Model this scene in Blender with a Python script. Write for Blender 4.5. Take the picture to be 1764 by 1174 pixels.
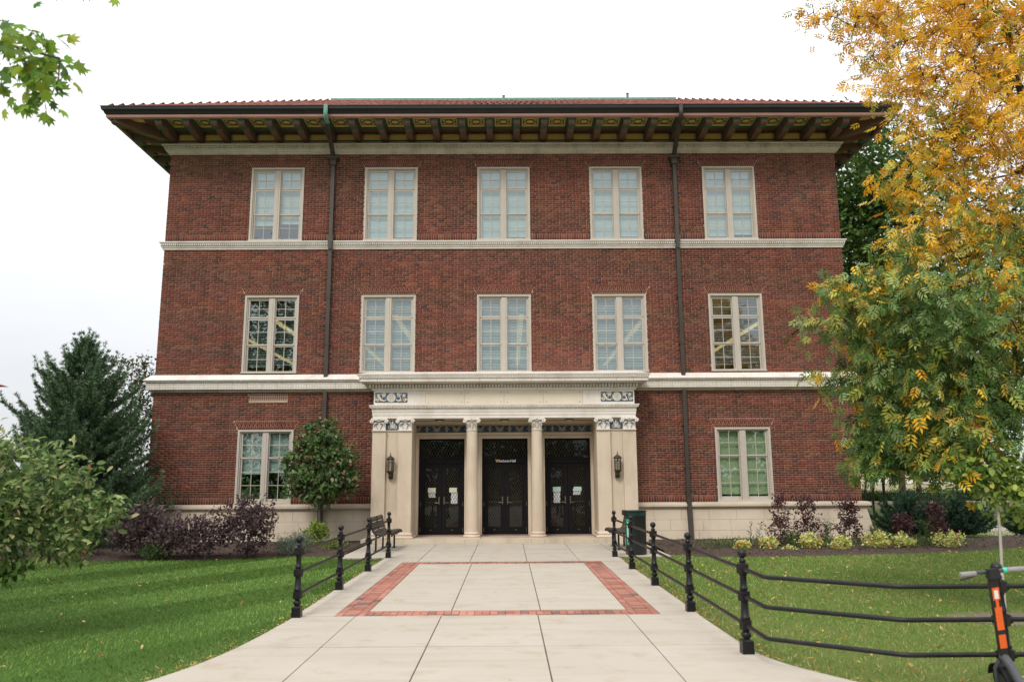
import bpy, bmesh, math, random
import numpy as np
from mathutils import Vector, Matrix

R = math.radians
rng = np.random.default_rng(7)
random.seed(7)
scn = bpy.context.scene
for o in list(bpy.data.objects):
    bpy.data.objects.remove(o)

# ------------------------------------------------------------------ camera
cam_data = bpy.data.cameras.new('camera')
cam = bpy.data.objects.new('camera', cam_data)
scn.collection.objects.link(cam)
scn.camera = cam
cam_data.sensor_width = 36.0
cam_data.lens = 27.594
cam_data.clip_end = 3000
cam_data.clip_start = 0.05
def cam_axes(yaw, pitch, roll):
    f = Vector((math.sin(yaw)*math.cos(pitch), math.cos(yaw)*math.cos(pitch), math.sin(pitch)))
    r = Vector((math.cos(yaw), -math.sin(yaw), 0)); u = r.cross(f)
    return (r*math.cos(roll)+u*math.sin(roll), u*math.cos(roll)-r*math.sin(roll), f)
CR, CU, CF = cam_axes(0.00593, 0.17418, -0.00574)
cam.matrix_world = Matrix(((CR.x, CU.x, -CF.x, 0.0977), (CR.y, CU.y, -CF.y, -22.8057), (CR.z, CU.z, -CF.z, 1.7085), (0, 0, 0, 1)))
cam_data.dof.use_dof = True
cam_data.dof.focus_distance = 24.0
cam_data.dof.aperture_fstop = 2.4

# ------------------------------------------------------------------ sky, sun, exposure
world = bpy.data.worlds.new('World'); scn.world = world; world.use_nodes = True
wn, wl = world.node_tree.nodes, world.node_tree.links
wn.clear()
w_out = wn.new('ShaderNodeOutputWorld'); w_bg = wn.new('ShaderNodeBackground')
sky = wn.new('ShaderNodeTexSky'); sky.sky_type = 'NISHITA'; sky.sun_disc = False
SUN_EL, SUN_AZ = R(46), R(202)          # azimuth clockwise from +Y (towards the building)
sky.sun_elevation = SUN_EL; sky.sun_rotation = SUN_AZ
w_tc = wn.new('ShaderNodeTexCoord'); w_sep = wn.new('ShaderNodeSeparateXYZ')
wl.new(w_tc.outputs['Generated'], w_sep.inputs[0])
w_cl = wn.new('ShaderNodeClamp'); wl.new(w_sep.outputs[2], w_cl.inputs[0])
w_ma = wn.new('ShaderNodeMath'); w_ma.operation = 'MULTIPLY_ADD'          # overcast: brighter towards the zenith
wl.new(w_cl.outputs[0], w_ma.inputs[0]); w_ma.inputs[1].default_value = 1.20; w_ma.inputs[2].default_value = 0.60
w_no = wn.new('ShaderNodeTexNoise'); w_no.inputs['Scale'].default_value = 2.2; w_no.inputs['Detail'].default_value = 5
w_mp = wn.new('ShaderNodeMapping'); w_mp.inputs['Scale'].default_value = (1, 1, 3.0)
wl.new(w_tc.outputs['Generated'], w_mp.inputs[0]); wl.new(w_mp.outputs[0], w_no.inputs['Vector'])
w_nr = wn.new('ShaderNodeMapRange'); w_nr.inputs[3].default_value = 0.86; w_nr.inputs[4].default_value = 1.14
wl.new(w_no.outputs[0], w_nr.inputs[0])
w_mu = wn.new('ShaderNodeMath'); w_mu.operation = 'MULTIPLY'
wl.new(w_ma.outputs[0], w_mu.inputs[0]); wl.new(w_nr.outputs[0], w_mu.inputs[1])
w_cc = wn.new('ShaderNodeVectorMath'); w_cc.operation = 'SCALE'; w_cc.inputs[0].default_value = (9.7, 9.85, 10.15)
wl.new(w_mu.outputs[0], w_cc.inputs['Scale'])
w_mix = wn.new('ShaderNodeMix'); w_mix.data_type = 'RGBA'; w_mix.inputs[0].default_value = 0.94
wl.new(sky.outputs[0], w_mix.inputs[6]); wl.new(w_cc.outputs[0], w_mix.inputs[7])
wl.new(w_mix.outputs[2], w_bg.inputs[0]); w_bg.inputs[1].default_value = 0.1
wl.new(w_bg.outputs[0], w_out.inputs[0])

sun_d = bpy.data.lights.new('sun', 'SUN'); sun_d.energy = 1.5; sun_d.angle = R(14); sun_d.color = (1.0, 0.95, 0.88)
sun = bpy.data.objects.new('sun', sun_d); scn.collection.objects.link(sun)
sd = Vector((math.sin(SUN_AZ)*math.cos(SUN_EL), math.cos(SUN_AZ)*math.cos(SUN_EL), math.sin(SUN_EL)))
sun.rotation_euler = (-sd).to_track_quat('-Z', 'Y').to_euler()
sun.location = (0, -30, 40)

vs = scn.view_settings
vs.view_transform = 'Standard'; vs.look = 'None'; vs.gamma = 1.0; vs.use_curve_mapping = False
vs.exposure = 0.33
scn.render.engine = 'CYCLES'
scn.cycles.max_bounces = 8; scn.cycles.transparent_max_bounces = 12
scn.cycles.diffuse_bounces = 4
scn.cycles.use_denoising = True
scn.cycles.sample_clamp_indirect = 6

# ------------------------------------------------------------------ helpers
COL = scn.collection
def wloc(p):
    v = Vector((0, 0, 0))
    while p is not None:
        v += p.location; p = p.parent
    return v
def tag(o, label=None, cat=None, group=None, kind=None):
    if label: o['label'] = label
    if cat: o['category'] = cat
    if group: o['group'] = group
    if kind: o['kind'] = kind
    return o
def empty(name, loc=(0, 0, 0), parent=None, rot=None):
    o = bpy.data.objects.new(name, None); COL.objects.link(o)
    o.empty_display_size = 0.1; o.location = loc; o.parent = parent
    if rot: o.rotation_euler = rot
    return o
def put(name, me, mat, parent=None, loc=(0, 0, 0)):
    o = bpy.data.objects.new(name, me); COL.objects.link(o)
    if mat is not None and len(me.materials) == 0: me.materials.append(mat)
    o.parent = parent; o.location = loc
    return o

class MB:
    """collects polygons in world coordinates"""
    def __init__(s): s.v = []; s.f = []
    def box(s, x0, x1, y0, y1, z0, z1):
        n = len(s.v)
        s.v += [(x0,y0,z0),(x1,y0,z0),(x1,y1,z0),(x0,y1,z0),(x0,y0,z1),(x1,y0,z1),(x1,y1,z1),(x0,y1,z1)]
        s.f += [tuple(n+i for i in q) for q in ((0,3,2,1),(4,5,6,7),(0,1,5,4),(1,2,6,5),(2,3,7,6),(3,0,4,7))]
        return s
    def hexa(s, pts):      # 8 points, same order as box
        n = len(s.v); s.v += [tuple(p) for p in pts]
        s.f += [tuple(n+i for i in q) for q in ((0,3,2,1),(4,5,6,7),(0,1,5,4),(1,2,6,5),(2,3,7,6),(3,0,4,7))]
        return s
    def poly(s, pts):
        n = len(s.v); s.v += [tuple(p) for p in pts]; s.f.append(tuple(range(n, n+len(pts)))); return s
    def extrude(s, poly, a0, a1, axis):     # poly in the two other axes (kept in xyz order), extruded along axis
        n = len(s.v); k = len(poly)
        for a in (a0, a1):
            for (p, q) in poly:
                s.v.append({'x': (a, p, q), 'y': (p, a, q), 'z': (p, q, a)}[axis])
        s.f.append(tuple(range(n, n+k))[::-1]); s.f.append(tuple(range(n+k, n+2*k)))
        for i in range(k):
            j = (i+1) % k; s.f.append((n+i, n+j, n+k+j, n+k+i))
        return s
    def bar(s, a, b, w, h=None, up=(0, 0, 1)):
        a, b = Vector(a), Vector(b); h = h or w
        d = (b-a).normalized(); u = Vector(up)
        if abs(d.dot(u)) > .99: u = Vector((0, 1, 0))
        sx = d.cross(u).normalized(); sy = sx.cross(d).normalized()
        c = []
        for p in (a, b):
            for (i, j) in ((-1,-1),(1,-1),(1,1),(-1,1)): c.append(p+sx*(w/2*i)+sy*(h/2*j))
        n = len(s.v); s.v += [tuple(q) for q in c]
        s.f += [tuple(n+i for i in q) for q in ((0,3,2,1),(4,5,6,7),(0,1,5,4),(1,2,6,5),(2,3,7,6),(3,0,4,7))]
        return s
    def tube(s, pts, r, seg=8, caps=True):
        pts = [Vector(p) for p in pts]; k = len(pts)
        rr = r if isinstance(r, (list, tuple)) else [r]*k
        n0 = len(s.v); ref = Vector((0.3, 0.2, 1)).normalized()
        for i, p in enumerate(pts):
            d = (pts[min(i+1, k-1)]-pts[max(i-1, 0)]).normalized()
            if abs(d.dot(ref)) > .95: ref = Vector((1, 0.1, 0)).normalized()
            a = d.cross(ref).normalized(); b = a.cross(d)
            for j in range(seg):
                t = 2*math.pi*j/seg
                s.v.append(tuple(p+(a*math.cos(t)+b*math.sin(t))*rr[i]))
        for i in range(k-1):
            for j in range(seg):
                q = (j+1) % seg
                s.f.append((n0+i*seg+j, n0+i*seg+q, n0+(i+1)*seg+q, n0+(i+1)*seg+j))
        if caps:
            s.f.append(tuple(n0+j for j in range(seg))[::-1]); s.f.append(tuple(n0+(k-1)*seg+j for j in range(seg)))
        return s
    def lathe(s, prof, c=(0, 0, 0), seg=16, caps=True):
        n0 = len(s.v)
        for (r, z) in prof:
            for j in range(seg):
                t = 2*math.pi*j/seg
                s.v.append((c[0]+r*math.cos(t), c[1]+r*math.sin(t), c[2]+z))
        k = len(prof)
        for i in range(k-1):
            for j in range(seg):
                q = (j+1) % seg
                s.f.append((n0+i*seg+j, n0+i*seg+q, n0+(i+1)*seg+q, n0+(i+1)*seg+j))
        if caps:
            s.f.append(tuple(n0+j for j in range(seg))[::-1]); s.f.append(tuple(n0+(k-1)*seg+j for j in range(seg)))
        return s
    def ring(s, prof, rect, cap=True):
        """sweep a profile [(out, z)] round a rectangle (x0,x1,y0,y1) with mitred corners"""
        x0, x1, y0, y1 = rect; n0 = len(s.v)
        for (o, z) in prof:
            s.v += [(x0-o, y0-o, z), (x1+o, y0-o, z), (x1+o, y1+o, z), (x0-o, y1+o, z)]
        for i in range(len(prof)-1):
            for j in range(4):
                q = (j+1) % 4
                s.f.append((n0+i*4+j, n0+i*4+q, n0+(i+1)*4+q, n0+(i+1)*4+j))
        if cap:
            m = n0+(len(prof)-1)*4
            s.f.append((n0+3, n0+2, n0+1, n0)); s.f.append((m, m+1, m+2, m+3))
        return s
    def mesh(s, name, off=(0, 0, 0), smooth=False, fix=False):
        me = bpy.data.meshes.new(name)
        ox, oy, oz = off
        me.from_pydata([(a-ox, b-oy, c-oz) for a, b, c in s.v], [], s.f)
        if fix:
            bm = bmesh.new(); bm.from_mesh(me); bmesh.ops.recalc_face_normals(bm, faces=bm.faces); bm.to_mesh(me); bm.free()
        if smooth:
            me.polygons.foreach_set('use_smooth', [True]*len(me.polygons))
            try: me.set_sharp_from_angle(angle=R(38))
            except Exception: pass
        me.update()
        return me
    def obj(s, name, mat, parent=None, smooth=False, fix=False):
        return put(name, s.mesh(name, wloc(parent), smooth, fix), mat, parent)

def fast_mesh(name, V, F, col=None, rnd=None, smooth=False):
    """V (n,3), F (m,k) numpy -> mesh with optional point colour 'Col'"""
    me = bpy.data.meshes.new(name)
    V = np.ascontiguousarray(V, np.float32); F = np.ascontiguousarray(F, np.int32)
    m, k = F.shape
    me.vertices.add(len(V)); me.vertices.foreach_set('co', V.ravel())
    me.loops.add(m*k); me.loops.foreach_set('vertex_index', F.ravel())
    me.polygons.add(m); me.polygons.foreach_set('loop_start', np.arange(0, m*k, k, dtype=np.int32))
    if smooth: me.polygons.foreach_set('use_smooth', np.ones(m, bool))
    if col is not None:
        at = me.attributes.new('Col', 'FLOAT_COLOR', 'POINT')
        c4 = np.ones((len(V), 4), np.float32); c4[:, :3] = col
        at.data.foreach_set('color', c4.ravel())
    if rnd is not None:
        at = me.attributes.new('rnd', 'FLOAT', 'FACE'); at.data.foreach_set('value', np.asarray(rnd, np.float32))
    me.update(calc_edges=True)
    return me

# ------------------------------------------------------------------ materials
MATS = {}
def nodes_of(name):
    m = bpy.data.materials.new(name); m.use_nodes = True
    nt = m.node_tree; nt.nodes.clear()
    out = nt.nodes.new('ShaderNodeOutputMaterial'); b = nt.nodes.new('ShaderNodeBsdfPrincipled')
    nt.links.new(b.outputs[0], out.inputs[0])
    MATS[name] = m
    return m, nt.nodes, nt.links, b, out
def world_pos(n, l, scale=(1, 1, 1)):
    g = n.new('ShaderNodeNewGeometry'); mp = n.new('ShaderNodeMapping'); mp.inputs['Scale'].default_value = scale
    l.new(g.outputs['Position'], mp.inputs[0]); return mp.outputs[0]
def ramp(n, stops):
    r = n.new('ShaderNodeValToRGB'); cr = r.color_ramp
    while len(cr.elements) < len(stops): cr.elements.new(0.5)
    for e, (p, c) in zip(cr.elements, stops): e.position = p; e.color = (*c, 1)
    return r
def mixcol(n, l, fac, a, b, mode='MIX'):
    m = n.new('ShaderNodeMix'); m.data_type = 'RGBA'; m.blend_type = mode
    for sock, val in ((m.inputs[0], fac), (m.inputs[6], a), (m.inputs[7], b)):
        if hasattr(val, 'is_linked'): l.new(val, sock)
        elif isinstance(val, (int, float)): sock.default_value = val
        else: sock.default_value = (*val, 1)
    return m.outputs[2]
def noise(n, l, vec, scale, detail=4, rough=.55):
    t = n.new('ShaderNodeTexNoise'); t.inputs['Scale'].default_value = scale; t.inputs['Detail'].default_value = detail
    t.inputs['Roughness'].default_value = rough; l.new(vec, t.inputs['Vector']); return t.outputs[0]
def mrange(n, l, v, a, b, c, d):
    t = n.new('ShaderNodeMapRange'); l.new(v, t.inputs[0])
    for i, x in enumerate((a, b, c, d)): t.inputs[i+1].default_value = x
    return t.outputs[0]
def pm(name, c1, c2=None, scale=3.0, rough=.8, bump=.0, bscale=60, metal=0, spec=.4, stretch=(1, 1, 1), stain=None, stain_amt=.5, stain_scale=1.3, coat=0):
    """paint or stone: two tones mixed by noise, optional streaky stain and fine bump"""
    m, n, l, b, out = nodes_of(name)
    c2 = c2 or tuple(x*.82 for x in c1)
    p = world_pos(n, l, stretch)
    f = mrange(n, l, noise(n, l, p, scale, 6), .3, .7, 0, 1)
    c = mixcol(n, l, f, c1, c2)
    if stain:
        p2 = world_pos(n, l, (1, 1, .3))
        sf = mrange(n, l, noise(n, l, p2, stain_scale, 7, .62), .5, .75, 0, stain_amt)
        c = mixcol(n, l, sf, c, stain)
    l.new(c, b.inputs['Base Color'])
    b.inputs['Roughness'].default_value = rough; b.inputs['Metallic'].default_value = metal
    b.inputs['Specular IOR Level'].default_value = spec; b.inputs['Coat Weight'].default_value = coat
    if bump:
        bp = n.new('ShaderNodeBump'); bp.inputs['Strength'].default_value = bump; bp.inputs['Distance'].default_value = .01
        l.new(noise(n, l, world_pos(n, l), bscale, 5, .6), bp.inputs['Height']); l.new(bp.outputs[0], b.inputs['Normal'])
    return m
def foliage(name, trans=.35, rough=.55, spec=.25):
    m, n, l, b, out = nodes_of(name)
    a = n.new('ShaderNodeAttribute'); a.attribute_name = 'Col'
    l.new(a.outputs['Color'], b.inputs['Base Color'])
    b.inputs['Roughness'].default_value = rough; b.inputs['Specular IOR Level'].default_value = spec
    t = n.new('ShaderNodeBsdfTranslucent'); l.new(a.outputs['Color'], t.inputs[0])
    mx = n.new('ShaderNodeMixShader'); mx.inputs[0].default_value = trans
    l.new(b.outputs[0], mx.inputs[1]); l.new(t.outputs[0], mx.inputs[2]); l.new(mx.outputs[0], out.inputs[0])
    return m
BRICK_STOPS = [(0.0, (.064, .039, .034)), (.05, (.080, .041, .033)), (.10, (.115, .043, .031)), (.35, (.142, .044, .030)),
               (.6, (.160, .047, .032)), (.82, (.190, .060, .038)), (.95, (.230, .082, .048)), (1.0, (.13, .054, .042))]
def brick_mat(name, src, stops=BRICK_STOPS):
    m, n, l, b, out = nodes_of(name)
    if src == 'attr':
        a = n.new('ShaderNodeAttribute'); a.attribute_name = 'rnd'; s = a.outputs['Fac']
    else:
        a = n.new('ShaderNodeObjectInfo'); s = a.outputs['Random']
    rp = ramp(n, stops); l.new(s, rp.inputs[0])
    p = world_pos(n, l)
    big = mrange(n, l, noise(n, l, p, .55, 4), .3, .7, .82, 1.16)
    fine = mrange(n, l, noise(n, l, p, 38, 5, .65), .3, .7, .91, 1.09)
    mm = n.new('ShaderNodeMath'); mm.operation = 'MULTIPLY'; l.new(big, mm.inputs[0]); l.new(fine, mm.inputs[1])
    vm = n.new('ShaderNodeVectorMath'); vm.operation = 'SCALE'; l.new(rp.outputs[0], vm.inputs[0]); l.new(mm.outputs[0], vm.inputs['Scale'])
    # old water streaks running down the wall
    sk = mrange(n, l, noise(n, l, world_pos(n, l, (2.6, 2.6, .16)), 1.0, 6, .6), .32, .62, .80, 1.06)
    vm2 = n.new('ShaderNodeVectorMath'); vm2.operation = 'SCALE'; l.new(vm.outputs[0], vm2.inputs[0]); l.new(sk, vm2.inputs['Scale']); vm = vm2
    # pale bloom left by rain
    bl = mrange(n, l, noise(n, l, world_pos(n, l, (1, 1, .5)), 1.1, 6), .56, .78, 0, .13)
    l.new(mixcol(n, l, bl, vm.outputs[0], (.33, .22, .18)), b.inputs['Base Color'])
    b.inputs['Roughness'].default_value = .88; b.inputs['Specular IOR Level'].default_value = .25
    bp = n.new('ShaderNodeBump'); bp.inputs['Strength'].default_value = .5; bp.inputs['Distance'].default_value = .006
    l.new(noise(n, l, p, 70, 5), bp.inputs['Height']); l.new(bp.outputs[0], b.inputs['Normal'])
    return m

M_brick_mass = brick_mat('brick_mass', 'attr'); M_brick = brick_mat('brick_single', 'obj')
M_mortar = pm('mortar', (.45, .31, .22), (.35, .235, .165), 2.5, .95, .4, 120)
M_lime = pm('limestone', (.60, .50, .385), (.54, .44, .33), 1.6, .85, .25, 45, stain=(.30, .22, .15), stain_amt=.55)
M_plate = pm('plate_stone', (.68, .60, .49), (.62, .54, .43), 1.4, .7, .1, 45)
M_lime2 = pm('limestone_base', (.56, .48, .375), (.47, .385, .28), 1.1, .85, .3, 40, stain=(.27, .22, .17), stain_amt=.65, stain_scale=1.0)
M_terra = pm('white_terracotta', (.74, .69, .63), (.66, .60, .53), 2.0, .5, .12, 60, spec=.5, stain=(.42, .33, .24), stain_amt=.5, stain_scale=2.0)
M_terra_grey = pm('grey_terracotta', (.60, .54, .44), (.48, .42, .34), 3.0, .65, .3, 80, stain=(.22, .18, .14), stain_amt=.6, stain_scale=2.5)
M_blue = pm('blue_glaze', (.045, .080, .15), (.085, .125, .19), 14, .4, 0)
M_navy = pm('navy_glaze', (.015, .025, .05), (.03, .045, .07), 14, .45, 0)
M_relief = pm('cream_relief', (.70, .66, .57), (.58, .54, .46), 30, .5, .2, 80)
M_relief_dark = pm('darker_relief', (.42, .38, .31), (.30, .27, .22), 30, .6, .2, 80)  # same cream relief in a darker tone
M_frame = pm('window_paint', (.49, .44, .375), (.45, .40, .335), 5, .55, .05, 60)
M_wood = pm('eave_brown_paint', (.165, .088, .064), (.135, .070, .051), 4, .6, .1, 40)
M_fascia = pm('fascia_paint', (.32, .17, .13), (.26, .13, .10), 2, .6, .1, 40)
M_egreen = pm('eave_green_paint', (.040, .125, .080), (.032, .10, .064), 4, .55)
M_yellow = pm('eave_yellow_paint', (.72, .49, .14), (.66, .44, .12), 4, .6)
M_gutter = pm('dark_gutter', (.022, .022, .024), (.03, .028, .026), 3, .5, metal=.3)
M_pipe = pm('bronze_pipe', (.055, .045, .036), (.07, .06, .05), 3, .55, .15, 30, metal=.4, stain=(.09, .11, .085), stain_amt=.4)
M_bronze = pm('lantern_bronze', (.045, .035, .027), (.06, .045, .034), 12, .5, .1, 40, metal=.5)
M_patina = pm('copper_patina', (.16, .36, .28), (.10, .22, .17), 9, .6, .2, 40)
M_tile = brick_mat('roof_tile', 'obj', [(0, (.19, .075, .058)), (.3, (.24, .095, .072)), (.6, (.29, .12, .095)), (.85, (.34, .15, .12)), (1, (.38, .13, .075))])
M_tile_mass = brick_mat('roof_tile_mass', 'attr', [(0, (.19, .075, .058)), (.3, (.24, .095, .072)), (.6, (.29, .12, .095)), (.85, (.34, .15, .12)), (1, (.38, .13, .075))])
M_pave = brick_mat('paver', 'obj', [(0, (.16, .12, .11)), (.06, (.20, .14, .12)), (.09, (.32, .13, .092)), (.5, (.385, .165, .118)), (.85, (.44, .205, .15)), (1, (.35, .165, .13))])
M_pave_mass = brick_mat('paver_mass', 'attr', [(0, (.16, .12, .11)), (.06, (.20, .14, .12)), (.09, (.32, .13, .092)), (.5, (.385, .165, .118)), (.85, (.44, .205, .15)), (1, (.35, .165, .13))])
M_door = pm('black_door_metal', (.007, .006, .007), (.010, .009, .009), 6, .6, spec=.12)
M_lattice = pm('door_lattice', (.075, .060, .045), (.055, .045, .035), 8, .5, metal=.3)
M_handle = pm('brushed_metal', (.16, .15, .13), None, 6, .35, metal=.8)
M_iron = pm('black_iron', (.006, .006, .007), (.011, .010, .011), 9, .36, .25, 60, spec=.32, stain=(.06, .04, .028), stain_amt=.3, stain_scale=9)
M_conc = None
M_bark = pm('bark', (.075, .055, .042), (.04, .03, .024), 14, .95, .8, 30, stretch=(1, 1, .3))
M_bark_grey = pm('grey_bark', (.15, .125, .10), (.08, .065, .052), 14, .95, .7, 30, stretch=(1, 1, .3))
M_bark_pale = pm('pale_bark', (.52, .48, .42), (.38, .34, .29), 18, .9, .5, 40, stretch=(1, 1, .4))
M_stem = pm('stem', (.07, .05, .04), (.05, .04, .03), 14, .9)
M_leaf = foliage('leaf'); M_needle = foliage('needle', .15, .6, .2); M_grass = foliage('grass_blade', .3, .6, .15)
M_petal = foliage('petal', .3, .6, .2)
M_soil = pm('mulch_soil', (.085, .055, .04), (.045, .03, .022), 9, .95, 1.0, 45)
M_paper = pm('white_paper', (.72, .74, .72), (.68, .70, .69), 9, .8)
M_paper_g = pm('tinted_paper', (.42, .56, .50), (.38, .52, .47), 9, .8)
M_paper_y = pm('cream_paper', (.60, .60, .46), (.56, .56, .42), 9, .8)
M_white = pm('white_letter', (.8, .8, .8), None, 5, .5)
M_gold = pm('gold_mark', (.62, .36, .02), None, 5, .5)
M_room = pm('room_wall', (.16, .15, .12), (.13, .12, .10), 1, .9)
M_dark = pm('dark_room', (.02, .02, .02), None, 2, .9)  # near-black colour carries the darkness of unlit interiors
M_bin = pm('bin_black', (.012, .014, .014), (.018, .02, .02), 4, .45)
M_bin_green = pm('bin_green', (.006, .030, .025), (.005, .024, .02), 5, .4)
M_sticker = pm('sticker_green', (.03, .33, .19), None, 5, .4)
M_orange = pm('orange_decal', (.80, .13, .015), None, 6, .35)
M_scoot = pm('scooter_black', (.012, .012, .013), (.018, .018, .019), 8, .4)
M_scoot_grey = pm('scooter_grey', (.075, .08, .085), (.06, .065, .07), 8, .4, metal=.3)
M_grip = pm('grey_rubber', (.27, .265, .255), None, 20, .8)
M_teal = pm('teal_ring', (.05, .60, .42), None, 5, .4)
M_rubber = pm('tyre_rubber', (.012, .012, .012), None, 20, .85)

def emit_mat(name, col, st):
    m, n, l, b, out = nodes_of(name)
    b.inputs['Base Color'].default_value = (*col, 1); b.inputs['Emission Color'].default_value = (*col, 1); b.inputs['Emission Strength'].default_value = st
    return m
M_tube = emit_mat('lit_tube', (1.0, .72, .30), .6)

def glass_mat(name, refl, tint):
    """thin coated pane: mirror share plus tinted see-through share"""
    m, n, l, b, out = nodes_of(name)
    n.remove(b)
    fr = n.new('ShaderNodeLayerWeight'); fr.inputs[0].default_value = .5      # facing: 0 head-on, 1 edge-on, same on both sides
    pw = n.new('ShaderNodeMath'); pw.operation = 'POWER'; l.new(fr.outputs['Facing'], pw.inputs[0]); pw.inputs[1].default_value = 4.5
    ad = n.new('ShaderNodeMath'); ad.operation = 'MULTIPLY_ADD'; l.new(pw.outputs[0], ad.inputs[0]); ad.inputs[1].default_value = 1-refl-.04; ad.inputs[2].default_value = refl+.04
    ad.use_clamp = True
    g = n.new('ShaderNodeBsdfGlossy'); g.inputs['Roughness'].default_value = .0; g.inputs[0].default_value = (.88, .97, 1.0, 1)
    bp = n.new('ShaderNodeBump'); bp.inputs['Strength'].default_value = .06; bp.inputs['Distance'].default_value = .02
    l.new(noise(n, l, world_pos(n, l), 1.7, 2), bp.inputs['Height']); l.new(bp.outputs[0], g.inputs['Normal'])
    t = n.new('ShaderNodeBsdfTransparent'); t.inputs[0].default_value = (*tint, 1)
    mx = n.new('ShaderNodeMixShader'); l.new(ad.outputs[0], mx.inputs[0]); l.new(t.outputs[0], mx.inputs[1]); l.new(g.outputs[0], mx.inputs[2])
    l.new(mx.outputs[0], out.inputs[0])
    return m
M_glass = glass_mat('window_glass', .17, (.82, .92, .88))
M_glass_door = glass_mat('door_glass', .0, (.45, .45, .42))
M_glass_clear = glass_mat('lantern_glass', .02, (.9, .88, .8))
M_blind = pm('blind_slat', (.44, .49, .47), (.40, .45, .43), 3, .6)
M_shade = pm('green_shade', (.42, .48, .30), (.38, .44, .27), 1.2, .8)

def conc_mat():
    m, n, l, b, out = nodes_of('concrete')
    p = world_pos(n, l)
    oi = n.new('ShaderNodeObjectInfo')
    c = mixcol(n, l, mrange(n, l, noise(n, l, p, .9, 6), .3, .7, 0, 1), (.50, .45, .375), (.44, .385, .31))
    c = mixcol(n, l, mrange(n, l, noise(n, l, p, 90, 3), .35, .7, 0, .35), c, (.30, .26, .21))
    c = mixcol(n, l, mrange(n, l, oi.outputs['Random'], 0, 1, 0, .5), c, (.42, .375, .315))
    st = mrange(n, l, noise(n, l, p, 2.3, 7, .65), .52, .8, 0, .6)
    c = mixcol(n, l, st, c, (.30, .21, .12))
    # long faint tide marks left by water running across the path
    bs = mrange(n, l, noise(n, l, world_pos(n, l, (.25, 2.2, 1)), 1.6, 5), .50, .72, 0, .5)
    c = mixcol(n, l, bs, c, (.33, .28, .215))
    l.new(c, b.inputs['Base Color']); b.inputs['Roughness'].default_value = .9; b.inputs['Specular IOR Level'].default_value = .25
    bp = n.new('ShaderNodeBump'); bp.inputs['Strength'].default_value = .35; bp.inputs['Distance'].default_value = .004
    l.new(noise(n, l, p, 160, 4), bp.inputs['Height']); l.new(bp.outputs[0], b.inputs['Normal'])
    return m
M_conc = conc_mat()
def lawn_mat():
    m, n, l, b, out = nodes_of('lawn_soil_and_thatch')
    p = world_pos(n, l)
    s = n.new('ShaderNodeSeparateXYZ'); l.new(p, s.inputs[0])
    side = mrange(n, l, s.outputs[0], -1, 1, 0, 1)
    ca = mixcol(n, l, mrange(n, l, noise(n, l, p, .6, 5), .3, .7, 0, 1), (.060, .130, .020), (.080, .155, .028))
    cb = mixcol(n, l, mrange(n, l, noise(n, l, p, .8, 5), .3, .7, 0, 1), (.120, .165, .036), (.17, .185, .055))
    c = mixcol(n, l, side, ca, cb)
    c = mixcol(n, l, mrange(n, l, noise(n, l, p, 60, 3), .4, .7, 0, .6), c, (.035, .035, .015))
    l.new(c, b.inputs['Base Color']); b.inputs['Roughness'].default_value = .95; b.inputs['Specular IOR Level'].default_value = .1
    bp = n.new('ShaderNodeBump'); bp.inputs['Strength'].default_value = .8; bp.inputs['Distance'].default_value = .03
    l.new(noise(n, l, p, 40, 5), bp.inputs['Height']); l.new(bp.outputs[0], b.inputs['Normal'])
    return m
M_lawn = lawn_mat()

# ------------------------------------------------------------------ ground, path, beds
EDGE_L = [(-1.0, -2.66), (-12.5, -2.64), (-13.6, -2.69), (-14.34, -2.75), (-14.97, -2.86), (-15.4, -2.99), (-15.7, -3.10), (-16.2, -3.45), (-16.8, -4.3), (-17.3, -5.6), (-17.8, -9.0)]
EDGE_R = [(-1.0, 2.56), (-12.5, 2.52), (-14.6, 2.55), (-15.02, 2.65), (-15.48, 2.89), (-15.77, 3.07), (-16.2, 3.6), (-16.7, 4.5), (-17.1, 5.8), (-17.5, 9.0)]
def edge(tab, y):
    ys = np.array([-t[0] for t in tab]); xs = np.array([t[1] for t in tab])
    return np.interp(-np.asarray(y, float), ys, xs)
BED_L = [(-16, -4.9), (-10.5, -4.8), (-8.3, -4.75), (-7.2, -4.75), (-6.0, -4.5), (-5.3, -4.05), (-4.4, -4.1), (-3.72, -3.9)]
BED_R = [(3.78, -3.95), (4.3, -4.6), (5.3, -4.8), (6.9, -4.65), (8.4, -4.35), (9.8, -4.15), (11.2, -3.65), (12.9, -2.8), (14.5, -1.2)]
def in_lawn(x, y):
    x = np.asarray(x, float); y = np.asarray(y, float)
    ok = ~((x > edge(EDGE_L, y)+.012*np.sin(y*23)) & (x < edge(EDGE_R, y)-.012*np.sin(y*19)))
    ok &= ~((x > -3.72) & (x < 3.78) & (y > -4.72))
    bl = np.interp(x, [p[0] for p in BED_L], [p[1] for p in BED_L]); ok &= ~((x < -3.6) & (y > bl))
    br = np.interp(x, [p[0] for p in BED_R], [p[1] for p in BED_R]); ok &= ~((x > 3.6) & (x < 14.5) & (y > br) & ((x < 11.2) | (y < -1.0)))
    ok &= ~(((x-6.35)/.62)**2+((y+12.6)/.42)**2 < .75+.35*np.sin(x*9+y*7)*np.sin(y*13))
    ok &= ~((x > -11.5) & (x < 11.0) & (y > -1.0))
    ok &= ~((y < -17.0) & (x < 0) & (y < -17.0-.0)) & (y > -17.4)
    return ok

g = MB(); g.poly([(-400, -300, -.035), (400, -300, -.035), (400, 900, -.035), (-400, 900, -.035)])
tag(g.obj('lawn', M_lawn), kind='structure')

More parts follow.
